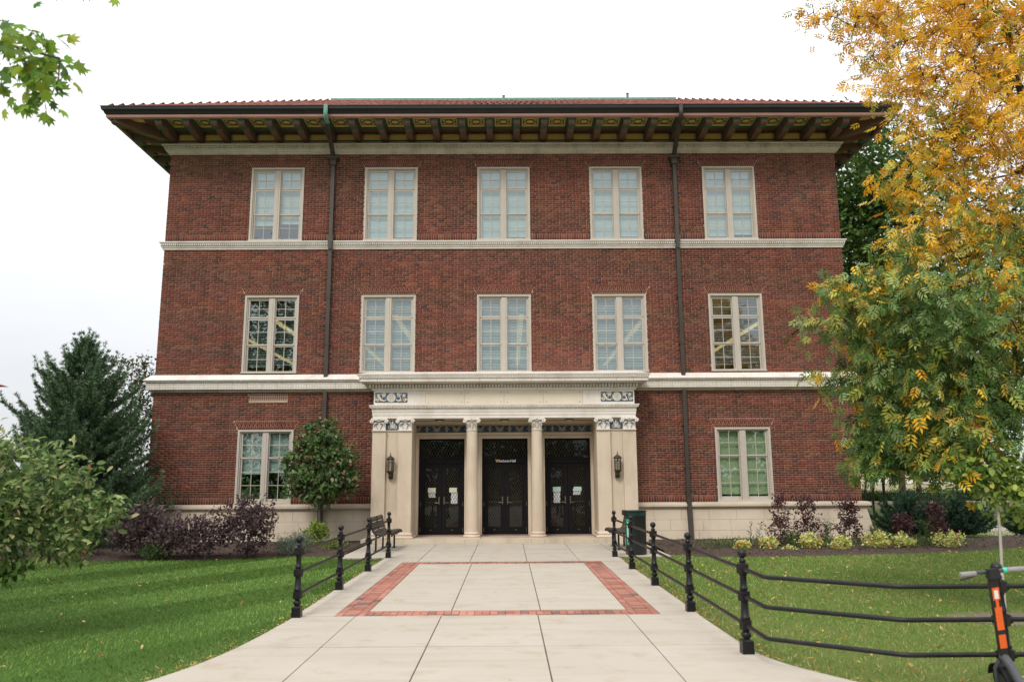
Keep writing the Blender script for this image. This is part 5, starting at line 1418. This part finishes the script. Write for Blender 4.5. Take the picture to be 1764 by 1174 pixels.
# small fruit tree reaching in from the lower left
CRAB = [(-6.6, -13.4, 1.75, .9, .8, .62), (-5.6, -13.5, 1.70, .75, .7, .55), (-5.0, -13.5, 1.35, .55, .5, .40), (-4.55, -13.55, 1.38, .30, .3, .16), (-5.7, -13.6, 1.15, .6, .5, .35), (-5.55, -13.6, .80, .22, .25, .26), (-4.85, -13.6, 1.0, .35, .3, .16), (-7.4, -13.4, 1.5, .9, .8, .6), (-6.3, -13.5, 1.2, .7, .7, .4)]
broadleaf('crabapple_tree', 'spreading crabapple with yellow-green leaves at the lower left edge', (-7.1, -13.4, 0), [(-7.1, -13.4, -.1), (-7.1, -13.4, .6), (-6.95, -13.4, 1.1), (-6.7, -13.4, 1.5)], CRAB, 520, 17, .085, (.065, .115), (.42, .6), OVAL,
          [(.125, .205, .055), (.195, .27, .085), (.31, .37, .15), (.066, .118, .028), (.42, .42, .18), (.42, .19, .04)], [5, 5, 3, 4, 1.0, .08], M_bark, r_tip=.003, shell=.45)

# small round pear-like tree in front of the facade
RT = [(-4.99, -1.25, 2.2, 1.02, .85, .78), (-5.0, -1.25, 2.75, .62, .6, .55), (-5.45, -1.3, 1.75, .62, .6, .5), (-4.5, -1.3, 1.75, .62, .6, .5), (-5.75, -1.25, 2.25, .35, .4, .35), (-4.2, -1.25, 2.2, .35, .4, .4), (-5.0, -1.3, 1.4, .55, .5, .35), (-4.75, -1.25, 3.2, .16, .2, .3), (-5.3, -1.25, 3.05, .22, .2, .25)]
RT = [(-4.98+(b[0]+4.98)*.88, b[1], b[2], b[3]*.9, b[4]*.9, b[5]*.97) for b in RT]
broadleaf('round_tree', 'small round-crowned green tree in front of the ground-floor window', (-4.96, -1.25, 0), [(-4.96, -1.25, -.05), (-4.96, -1.25, .5), (-4.98, -1.25, 1.0), (-4.95, -1.25, 1.6), (-4.98, -1.25, 2.3)], RT, 340, 13, .085, (.09, .15), (.55, .75), OVAL,
          [(.080, .150, .040), (.120, .195, .062), (.052, .098, .025), (.23, .29, .14), (.32, .22, .15), (.36, .11, .06)], [5, 4, 3.4, 1.6, .6, .2], M_bark_grey, r_tip=.0035, maxr=.055)
# pale young sapling with lime leaves on the right lawn
SAP = [(6.2, -12.6, 1.85, .42, .35, .26), (5.9, -12.6, 1.78, .22, .25, .16), (6.55, -12.6, 1.75, .35, .3, .25), (6.6, -12.6, 1.35, .28, .25, .18), (6.35, -12.6, 1.55, .30, .25, .2), (6.9, -12.6, 1.6, .4, .35, .35)]
broadleaf('sapling', 'slender pale-barked sapling with lime green leaves behind the scooter', (6.285, -12.617, 0), [(6.285, -12.617, -.05), (6.30, -12.617, .5), (6.33, -12.617, 1.0), (6.335, -12.617, 1.4), (6.30, -12.617, 1.8), (6.28, -12.6, 2.05)], SAP, 140, 10, .075, (.065, .11), (.6, .85), OVAL,
          [(.25, .36, .07), (.32, .42, .085), (.19, .29, .06), (.40, .43, .11)], [4, 3, 3, 1], M_bark_pale, r_tip=.003, maxr=.028)
mr = MB(); n_ = len(mr.v)
mr.poly([(6.35+.75*math.cos(t)*(1+.1*math.sin(3*t)), -12.6+.52*math.sin(t), -.031) for t in np.linspace(0, 2*math.pi, 24)[:-1]])
M_dry = pm('dry_soil', (.20, .155, .11), (.14, .105, .075), 9, .95, .8, 40)
tag(mr.obj('soil_patch', M_dry), kind='structure')

# big dark tree behind the corner of the building, and the greenery further back
BG = [(.065, .130, .022), (.048, .098, .018), (.095, .17, .034), (.13, .21, .045)]
def big_tree(x, y, h, r, label, pal=BG, n_t=330, nl=34, low=.25, seed_b=None, group='trees standing behind the building', leaf=(.16, .30)):
    bl = seed_b or [(x, y, h*.62, r, r, h*.30), (x-r*.5, y, h*.42, r*.7, r*.7, h*.2), (x+r*.5, y-.3, h*.45, r*.7, r*.7, h*.22), (x, y, h*.85, r*.6, r*.6, h*.14)]
    return broadleaf('broadleaf_tree', label, (x, y, 0), [(x, y, -.1), (x, y, h*.15), (x+.1, y, h*.3), (x, y, h*.5), (x-.1, y, h*.7), (x, y, h*.9)], bl, n_t, nl, r*.14, leaf, (.5, .75), KITE, pal, None, M_bark, group=group, r_tip=.01, minr=.012, shell=.5)
big_tree(15.6, 8.5, 17.5, 4.2, 'tall dark green tree rising behind the right corner of the roof', seed_b=[(15.3, 8.5, 14.3, 2.6, 3, 2.4), (14.4, 8.5, 11.5, 1.6, 2, 2.2), (17.0, 8.5, 12.0, 2.8, 3, 3.4), (14.6, 8.5, 8.0, 1.9, 2, 2.2), (17.3, 8.5, 7.6, 2.6, 3, 2.4), (15.0, 8.5, 5.4, 2.0, 2, 1.6)], n_t=620, nl=42)
big_tree(24.5, 11, 15, 4.6, 'mid green tree behind the ash tree, left of its densest foliage', pal=[(.07, .12, .03), (.05, .09, .02), (.11, .16, .04)], n_t=300)
big_tree(31, 14, 14, 5.0, 'yellow-green tree furthest back at the right edge', pal=[(.12, .16, .03), (.09, .13, .03), (.20, .19, .04)], n_t=260)
big_tree(19.8, 19, 9.5, 3.0, 'low spreading tree far behind the two thin dark trunks', pal=[(.06, .10, .025), (.16, .17, .03), (.09, .13, .03)], n_t=200, nl=26)
# thin leaning tree behind the left corner
DEC = [(-12.3, 2.5, 4.9, .55, .5, .75), (-11.75, 2.5, 4.8, .35, .4, .7), (-12.2, 2.5, 3.9, .6, .5, .7), (-11.6, 2.5, 3.8, .35, .4, .6), (-12.5, 2.5, 5.6, .2, .2, .3), (-11.65, 2.5, 5.5, .25, .2, .35), (-11.7, 2.5, 2.6, .6, .5, .9), (-11.3, 2.5, 4.4, .3, .3, .9), (-11.9, 2.5, 1.3, .7, .5, .8)]
broadleaf('thin_tree', 'sparse brownish-green tree behind the pine beside the left wall', (-12.0, 2.5, 0), [(-12, 2.5, -.1), (-12, 2.5, 1.5), (-12.05, 2.5, 3.0), (-12, 2.5, 4.5)], DEC, 300, 13, .12, (.08, .15), (.45, .6), KITE, [(.075, .10, .03), (.11, .115, .035), (.055, .075, .02), (.15, .12, .05)], None, M_bark, r_tip=.004)
for i, (x, y) in enumerate(((16.55, 14.0), (17.05, 14.3))):
    big_tree(x, y, 5.2, 1.4, ['dark thin-trunked young tree just beyond the right corner', 'second dark thin-trunked young tree beyond the right corner'][i], n_t=90, nl=22, seed_b=[(x, y, 3.6, 1.2, 1.2, 1.3), (x+.4, y, 2.6, .9, .9, .6)], leaf=(.10, .2))

def pine(name, label, x, y, h, r, pal, n_br=64, tufts=26, base=.12, group=None, needle=.11, shape=.85):
    root = tag(empty(name, (x, y, 0)), label, 'tree', group)
    tr = MB(); tr.tube([(x, y, -.1), (x+.02, y, h*.5), (x, y, h*.97)], [.035*h*.35+.03, .03*h*.3, .008], 8)
    TP, TD = [], []
    for k in range(n_br):
        u = base+(1-base)*(k+.5)/n_br; z = h*u
        a = k*2.39996+rng.normal(0, .25); L = r*((1-u)/(1-base))**(shape+.45*max(0, u-.6))*rng.uniform(.62, 1.12)*(1-.35*max(0, (u-.7)/.3))+.06
        dx, dy = math.cos(a), math.sin(a); up = .25+.45*u; sag = -.07*L
        pts = []
        for t in np.linspace(0, 1, 6): pts.append(np.array((x+dx*L*t, y+dy*L*t, z+up*L*t*.6+sag*math.sin(math.pi*t)+.22*L*t*t)))
        tr.tube([tuple(p) for p in pts], [.004*L*5+.006, .018, .014, .010, .007, .004], 5, False)
        m = max(5, int(tufts*(.35+L/r)))
        for q in range(m):
            t = .22+.78*(q+.5)/m; i = min(4, int(t*5)); p = pts[i]+(pts[i+1]-pts[i])*(t*5-i)
            side = (-1)**q; sl_ = L*.42*(1.08-t)*rng.uniform(.4, 1.1)
            d = np.array((dx*.65-dy*side*.8, dy*.65+dx*side*.8, .30+rng.normal(0, .15))); d /= np.linalg.norm(d)
            e = p+d*sl_
            for w in np.linspace(.35, 1, max(1, int(sl_/.11)+1)): TP.append(p+(e-p)*w+rng.normal(0, .02, 3)); TD.append(d*.8+np.array((0, 0, .5)))
            TP.append(p); TD.append(np.array((dx*.7, dy*.7, .6)))
        TP.append(pts[-1]); TD.append(np.array((dx, dy, .8)))
        for w in np.linspace(0, 1, 4): TP.append(pts[-1]+np.array((dx*.10, dy*.10, .26*rng.uniform(.7, 1.2)))*w); TD.append(np.array((dx*.3, dy*.3, 1.)))
    for t in np.linspace(.93, 1.0, 5): TP.append(np.array((x, y, h*t))); TD.append(np.array((0, 0, 1.)))
    tr.obj('trunk', M_bark, root, smooth=True)
    TP, TD = np.array(TP), nrm(np.array(TD)); nn = 15
    P = np.repeat(TP, nn, 0)+rng.normal(0, .012, (len(TP)*nn, 3)); D = nrm(np.repeat(TD, nn, 0)+rng.normal(0, .62, (len(P), 3))); Nn = rand_dir(len(P))
    tip = np.repeat(rng.random(len(TP)), nn)
    col = pick(pal, len(P))*(.85+.4*tip[:, None])
    l_ = rng.uniform(.65, 1.15, len(P))*needle
    leaf_obj('needles', root, P, D, Nn, l_, rng.uniform(.008, .013, len(P))*(needle/.11), KITE, col, M_needle)
pine('pine_tree', 'bushy blue-green pine beside the left corner of the building', -11.4, -1.6, 5.45, 2.5, [(.100, .180, .085), (.145, .235, .12), (.064, .120, .058), (.22, .32, .17)], n_br=200, tufts=30, base=.03, shape=.66)
pine('pine_tree', 'dark pine with a bare lower trunk beyond the right corner', 13.4, 3.0, 6.0, 2.1, [(.018, .045, .026), (.028, .062, .038), (.012, .032, .018)], n_br=70, tufts=22, base=.26, shape=.6)
pine('pine_tree', 'low spreading dark pine shrub beside the right end of the stone base', 11.5, -.1, 1.0, 1.15, [(.045, .095, .052), (.070, .130, .074), (.030, .066, .036)], n_br=50, tufts=18, base=.06)
pine('pine_tree', 'second low dark pine shrub, behind the reddish purple plant', 13.0, .3, .95, 1.2, [(.042, .090, .048), (.066, .124, .070), (.030, .066, .034)], n_br=44, tufts=18, base=.06)
pine('pine_tree', 'lowest dark pine shrub, beside the far path', 15.1, .2, .5, 1.0, [(.042, .090, .048), (.066, .124, .070), (.030, .066, .034)], n_br=34, tufts=16, base=.06)

# ------------------------------------------------------------------ shrubs and bedding plants
def shrub(name, label, x, y, blobs, n_t, nl, spread, L, W, pal, wts=None, tmpl=KITE, cat='shrub', group=None, stem=M_stem, extra=None, up=.35, r_tip=.002, nstem=5, leafmat=None):
    root = tag(empty(name, (x, y, 0)), label, cat, group)
    B = [(x+b[0], y+b[1], *b[2:]) for b in blobs]
    T = blob_pts(B, n_t, .45); T[:, 2] = np.maximum(T[:, 2], .05)
    if extra is not None: T = np.concatenate([T, np.array([(x+e[0], y+e[1], e[2]) for e in extra])])
    hm_ = T[:, 2].max()
    nodes, par, rad = skeleton([(x, y, -.02), (x, y, .06), (x+.01, y, hm_*.35)], T, r_tip, maxr=.022)
    skel_obj('stems', root, nodes, par, rad, stem, 4)
    P = around(T, nl, spread, .9); n = len(P); P[:, 2] = np.maximum(P[:, 2], .02)
    D = nrm(rng.normal(0, .7, (n, 3))+np.array([0, -.15, up])); Nn = nrm(rng.normal(0, .6, (n, 3))+np.array([0, -.35, .7]))
    l_ = rng.uniform(L[0], L[1], n)
    leaf_obj('leaves', root, P, D, Nn, l_, l_*rng.uniform(W[0], W[1], n), tmpl, pick(pal, n, wts), leafmat)
    return root
PUR = [(.105, .064, .070), (.150, .095, .098), (.066, .039, .044), (.23, .16, .155)]
PW = [4, 3, 4, 1.4]
shrub('purple_shrub', 'dark purple shrub tallest of the clump, under the ground-floor window', -5.85, -4.35, [(0, 0, .55, .62, .5, .5), (-.1, 0, .95, .42, .4, .35), (.25, 0, .8, .35, .35, .35)], 230, 12, .06, (.055, .10), (.5, .75), PUR, PW, group='purple shrubs in the left bed', extra=[(.35, 0, 1.32), (.55, 0, 1.18), (-.25, 0, 1.30), (.1, 0, 1.38), (.62, 0, .95), (.42, .1, 1.05)])
shrub('purple_shrub', 'broad low purple shrub in the middle of the clump', -7.05, -4.6, [(0, 0, .45, .75, .55, .42), (-.35, 0, .6, .45, .4, .35), (.4, 0, .65, .4, .4, .33)], 230, 12, .06, (.055, .10), (.5, .75), PUR, PW, group='purple shrubs in the left bed', extra=[(-.45, 0, 1.12), (-.3, 0, 1.0), (.5, 0, 1.0), (.6, 0, 1.08)])
shrub('purple_shrub', 'shaded purple shrub nearest the blue-green pine', -8.25, -4.5, [(0, 0, .5, .6, .5, .45), (.15, 0, .9, .38, .35, .3), (-.3, 0, .6, .4, .4, .35)], 190, 12, .06, (.055, .10), (.5, .75), PUR, PW, group='purple shrubs in the left bed', extra=[(.2, 0, 1.3), (-.1, 0, 1.2), (.35, 0, 1.1)])
shrub('dark_shrub', 'dark green shrub in the shade of the pine, half hidden by crabapple leaves', -9.7, -4.1, [(0, 0, .5, .8, .5, .5), (-.6, 0, .5, .6, .5, .45)], 170, 12, .07, (.05, .10), (.5, .7), [(.03, .055, .018), (.045, .08, .025), (.02, .04, .012)])
shrub('silver_plant', 'silvery grey-green mound at the edge of the left bed', -5.0, -3.75, [(0, 0, .18, .42, .38, .2), (.2, .2, .3, .25, .25, .2)], 130, 16, .06, (.05, .09), (.10, .18), [(.20, .26, .19), (.27, .32, .25), (.14, .20, .13)], cat='plant', up=.8)
shrub('lime_shrub', 'small lime green shrub at the foot of the round tree', -4.95, -1.75, [(0, 0, .28, .32, .3, .28), (.1, 0, .45, .2, .2, .2)], 60, 12, .06, (.05, .09), (.5, .7), [(.20, .30, .03), (.28, .36, .05), (.13, .22, .03)], tmpl=OVAL)
shrub('lime_shrub', 'low yellow-green plant between the round tree and the left bench', -4.25, -2.6, [(0, 0, .12, .30, .28, .12)], 40, 10, .05, (.04, .08), (.4, .6), [(.17, .25, .04), (.10, .17, .03), (.25, .28, .06)], cat='plant')
shrub('green_plant', 'low dark green plant in front of the purple shrubs', -7.75, -4.7, [(0, 0, .15, .35, .2, .15)], 40, 12, .05, (.05, .09), (.3, .5), [(.05, .11, .02), (.08, .15, .03)], cat='plant')
shrub('pink_flower_plant', 'small pink flowering plant behind the crabapple branches', -9.5, -4.8, [(0, 0, .16, .18, .18, .15)], 20, 10, .05, (.05, .08), (.5, .8), [(.70, .12, .16), (.08, .15, .03), (.75, .22, .22)], cat='plant')

P2 = [(.085, .030, .034), (.125, .048, .048), (.055, .022, .025), (.16, .075, .068)]
def upright(x, y, h, w, label, n=90):
    shrub('purple_upright', label, x, y, [(0, 0, h*.30, w, w*.8, h*.28), (.03, 0, h*.62, w*.75, w*.6, h*.26), (0, 0, h*.85, w*.55, w*.5, h*.14)], n, 7, .045, (.05, .085), (.5, .75), P2, group='airy purple-leaved plants in the right bed', up=-.1, extra=[(rng.normal(0, w*.7), 0, h*rng.uniform(.8, 1.03)) for _ in range(10)])
upright(6.95, -2.5, 1.32, .33, 'airy purple-leaved plant nearest the right ground-floor window', 120)
upright(7.65, -2.5, 1.28, .40, 'airy purple-leaved plant second from the right window', 130)
upright(8.95, -1.9, 1.22, .36, 'dense purple-leaved plant in front of the end of the stone base', 170)
upright(10.35, -1.9, .75, .38, 'low purple plant just beyond the end of the stone base', 90)
upright(11.1, -2.1, 1.05, .34, 'reddish purple plant at the foot of the low pine', 110)
YF = [(.60, .60, .16), (.70, .68, .26), (.40, .48, .10), (.75, .72, .38), (.70, .22, .15)]
for i, (x, y, r_, hh, lab) in enumerate([(5.75, -3.35, .20, .20, 'variegated yellow plant with red flowers nearest the railing'), (6.45, -3.15, .24, .24, 'variegated yellow plant before the tall spiky stalks'), (7.40, -3.35, .30, .36, 'variegated yellow plant in front of the second purple plant'), (8.05, -3.5, .27, .30, 'variegated yellow plant with most red flowers, mid bed'), (8.95, -3.4, .36, .40, 'wide variegated yellow plant in front of the dense purple plant'), (9.65, -3.3, .30, .34, 'variegated yellow plant second from the far end of the bed'), (10.75, -3.3, .46, .42, 'largest variegated yellow plant at the far end of the bed')]):
    shrub('yellow_plant', lab, x, y, [(0, 0, hh*.5, r_*.82, r_*.7, hh*.5)], 56, 9, .045, (.05, .09), (.5, .7), YF, [4, 3, 3, 2, .8], OVAL, 'plant', 'variegated yellow plants along the right bed', up=.3)
shrub('yellow_plant', 'tiny flat yellow-green plant on the bare mulch edge', 6.75, -3.75, [(0, 0, .05, .22, .12, .05)], 24, 6, .03, (.04, .06), (.45, .6), YF, [4, 3, 3, 1, .2], OVAL, 'plant', 'variegated yellow plants along the right bed')
def spiky(x, y, h, n, label, w=.016, pal=((.09, .16, .04), (.13, .21, .06), (.06, .11, .03))):
    root = tag(empty('spiky_plant', (x, y, 0)), label, 'plant', 'spiky green plants in the right bed')
    st = MB(); P, D = [], []
    for k in range(n):
        a = rng.uniform(0, 6.28); lean = rng.uniform(.03, .2); hh = h*rng.uniform(.75, 1.05); bx_, by_ = x+rng.normal(0, .06), y+rng.normal(0, .05)
        tip = (bx_+math.cos(a)*lean*hh, by_+math.sin(a)*lean*hh, hh); st.tube([(bx_, by_, -.02), tip], [.006, .003], 5)
        for t in np.linspace(.25, 1, 16):
            P.append((bx_+(tip[0]-bx_)*t, by_+(tip[1]-by_)*t, hh*t)); D.append((rng.normal(0, 1), rng.normal(0, 1), .75))
    st.obj('stalks', M_stem, root)
    P, D = np.array(P), nrm(np.array(D)); m = len(P)
    leaf_obj('leaves', root, P, D, nrm(rng.normal(0, .5, (m, 3))+np.array([0, -.3, .8])), rng.uniform(.10, .18, m), rng.uniform(.8, 1.2, m)*w, KITE, pick(pal, m))
spiky(6.65, -1.5, .62, 2, 'two tall thin stalks with narrow leaves before the stone base')
spiky(7.0, -2.85, .42, 5, 'spiky green plant at the foot of the nearest purple plant')
spiky(8.2, -2.2, .62, 6, 'tall spiky green plant between two purple plants')
spiky(9.45, -2.2, .45, 6, 'spiky green plant right of the dense purple plant')
spiky(10.7, -2.4, .62, 6, 'spiky green plant before the low pine')
def cover():
    n = 15000; x = rng.uniform(4.2, 11.6, n); y = rng.uniform(-3.5, -1.6, n)
    dens = np.clip((x-4.0)/2.2, 0, 1)*np.exp(-((y+2.75)/.55)**2)*(.55+.45*np.sin(x*2.7+1.3*np.sin(y*3)))
    ok = rng.random(n) < dens; x, y = x[ok], y[ok]; n = len(x)
    hgt = .10+.14*rng.random(n)*np.clip((x-4.6)/2, .2, 1)
    P = np.stack([x, y, hgt*rng.random(n)+.02], 1); D = nrm(rng.normal(0, .55, (n, 3))+np.array([0, 0, .9])); Nn = rand_dir(n)
    V, F, k = leaf_geo(P, D, Nn, rng.uniform(.06, .14, n), rng.uniform(.008, .018, n), KITE)
    col = pick([(.12, .18, .05), (.17, .22, .08), (.08, .13, .035), (.32, .36, .24)], n, [4, 3, 3, 1.2])
    tag(put('ground_cover', fast_mesh('ground_cover', V, F, col=np.repeat(col, k, 0)), M_leaf), 'fine-leaved green and white ground cover filling the right bed', 'ground cover', kind='stuff')
cover()

# ------------------------------------------------------------------ far setting
fp = MB(); fp.poly([(12.5, 4.2, -.03), (15.2, .6, -.03), (40, 6.5, -.03), (40, 11, -.03), (18, 6.2, -.03)])
tag(fp.obj('far_path', M_conc), kind='structure')
lw = MB().box(17, 44, 24.0, 24.5, -.05, .30); tag(lw.obj('low_stone_wall', M_lime2), 'low pale stone wall in front of the far hedge', 'wall')
def hedge():
    root = tag(empty('hedge', (25, 25.4, 0)), 'long clipped green hedge above the low stone wall', 'hedge')
    core = MB().box(17.5, 36, 24.9, 26.0, 0, .78); core.obj('hedge_core', pm('hedge_core', (.02, .04, .01), None, 6, .9), root)
    n = 9000; x = rng.uniform(17.3, 36.2, n); f = rng.random(n) < .5
    y = np.where(f, 24.85, rng.uniform(24.85, 26, n)); z = np.where(f, rng.uniform(.02, .9, n), .85+.08*np.sin(x*1.3))
    leaf_obj('leaves', root, np.stack([x, y, z], 1)+rng.normal(0, .06, (n, 3)), nrm(rng.normal(0, 1, (n, 3))), nrm(rng.normal(0, .5, (n, 3))+np.array([0, -.6, .6])), rng.uniform(.08, .16, n), rng.uniform(.05, .09, n), KITE, pick([(.07, .12, .02), (.10, .16, .03), (.05, .09, .015)], n))
hedge()
def house(name, label, x0, x1, y0, y1, h, roof_h, wall_m, roof_m, nx, parts_n=2, over=.8):
    root = tag(empty(name, ((x0+x1)/2, y0, 0)), label, 'building')
    MB().box(x0, x1, y0, y1, -.1, h).obj('wall', wall_m, root)
    cx, cy = (x0+x1)/2, (y0+y1)/2
    r = MB(); a, b = (x0-over, y0-over), (x1+over, y1+over); e = h+.02; k = (y1-y0)/2+over
    r.poly([(a[0], a[1], e), (b[0], a[1], e), (b[0]-k, cy, e+roof_h), (a[0]+k, cy, e+roof_h)]).poly([(b[0], b[1], e), (a[0], b[1], e), (a[0]+k, cy, e+roof_h), (b[0]-k, cy, e+roof_h)]).poly([(a[0], b[1], e), (a[0], a[1], e), (a[0]+k, cy, e+roof_h)]).poly([(b[0], a[1], e), (b[0], b[1], e), (b[0]-k, cy, e+roof_h)]).poly([(a[0], a[1], e-.01), (a[0], b[1], e-.01), (b[0], b[1], e-.01), (b[0], a[1], e-.01)])
    r.box(a[0], b[0], a[1]-.06, a[1], e-.22, e+.02)
    r.obj('roof', roof_m, root)
    for fl in range(parts_n):
        for i in range(nx):
            wx = x0+(i+.5)*(x1-x0)/nx; wz = 1.2+fl*3.4
            w = MB().box(wx-.6, wx+.6, y0-.06, y0-.002, wz, wz+1.9).obj('window', M_frame, root)
            MB().box(wx-.52, wx-.03, y0-.075, y0-.061, wz+.08, wz+1.82).obj('pane', M_dark, w); MB().box(wx+.03, wx+.52, y0-.075, y0-.061, wz+.08, wz+1.82).obj('pane', M_dark, w)
    MB().box(x0-.05, x1+.05, y0-.05, y0, h-1.5, h-1.1).obj('band', M_terra, root)
house('far_brick_building', 'far red-roofed brick building at the extreme left edge', -66, -41.2, 27, 40, 9.3, 3.0, M_side, M_pan2 if False else pm('far_roof', (.36, .09, .05), (.28, .07, .04), 2, .8), 8)
house('far_pale_building', 'pale low building glimpsed far beyond the hedge', 30, 46, 50, 60, 2.6, .7, M_lime2, M_terra_grey, 7, 1, .3)

# trees across the street, seen only as dark shapes in the window glass
bt_src = None
for i, x in enumerate((-27, -17.5, -8, 1.5, 11, 20.5, 30)):
    y = -44-2.5*(i % 2); h = (8.2, 9.2, 7.4, 7.0, 7.6, 9.5, 8.4)[i]
    root = tag(empty('street_tree', (x, y, 0)), 'dark tree across the street mirrored in the lower windows', 'tree', 'trees across the street behind the camera')
    if bt_src is None:
        T = blob_pts([(0, 0, 5.0, 4.6, 3.2, 2.6), (-2, 0, 2.4, 3.4, 2.6, 2.3), (2, 0, 2.4, 3.4, 2.6, 2.3)], 200, .4)
        nodes, par, rad = skeleton([(0, 0, -.1), (0, 0, 1.2), (0, 0, 2.6), (0, 0, 4.5)], T, .012, maxr=.2)
        t_o = skel_obj('trunk', None, nodes, par, rad, M_bark, 6, .014)
        P = around(T, 26, .55); n = len(P)
        c_o = leaf_obj('crown', None, P, rand_dir(n), nrm(rng.normal(0, .6, (n, 3))+np.array([0, 0, .6])), rng.uniform(.3, .5, n), rng.uniform(.2, .34, n), KITE, pick(BG, n))
        bt_src = (t_o.data, c_o.data); bpy.data.objects.remove(t_o); bpy.data.objects.remove(c_o)
    for nm, me, mt in (('trunk', bt_src[0], M_bark), ('crown', bt_src[1], M_leaf)):
        o = put(nm, me, mt, root); o.scale = (1, 1, h/7.6)
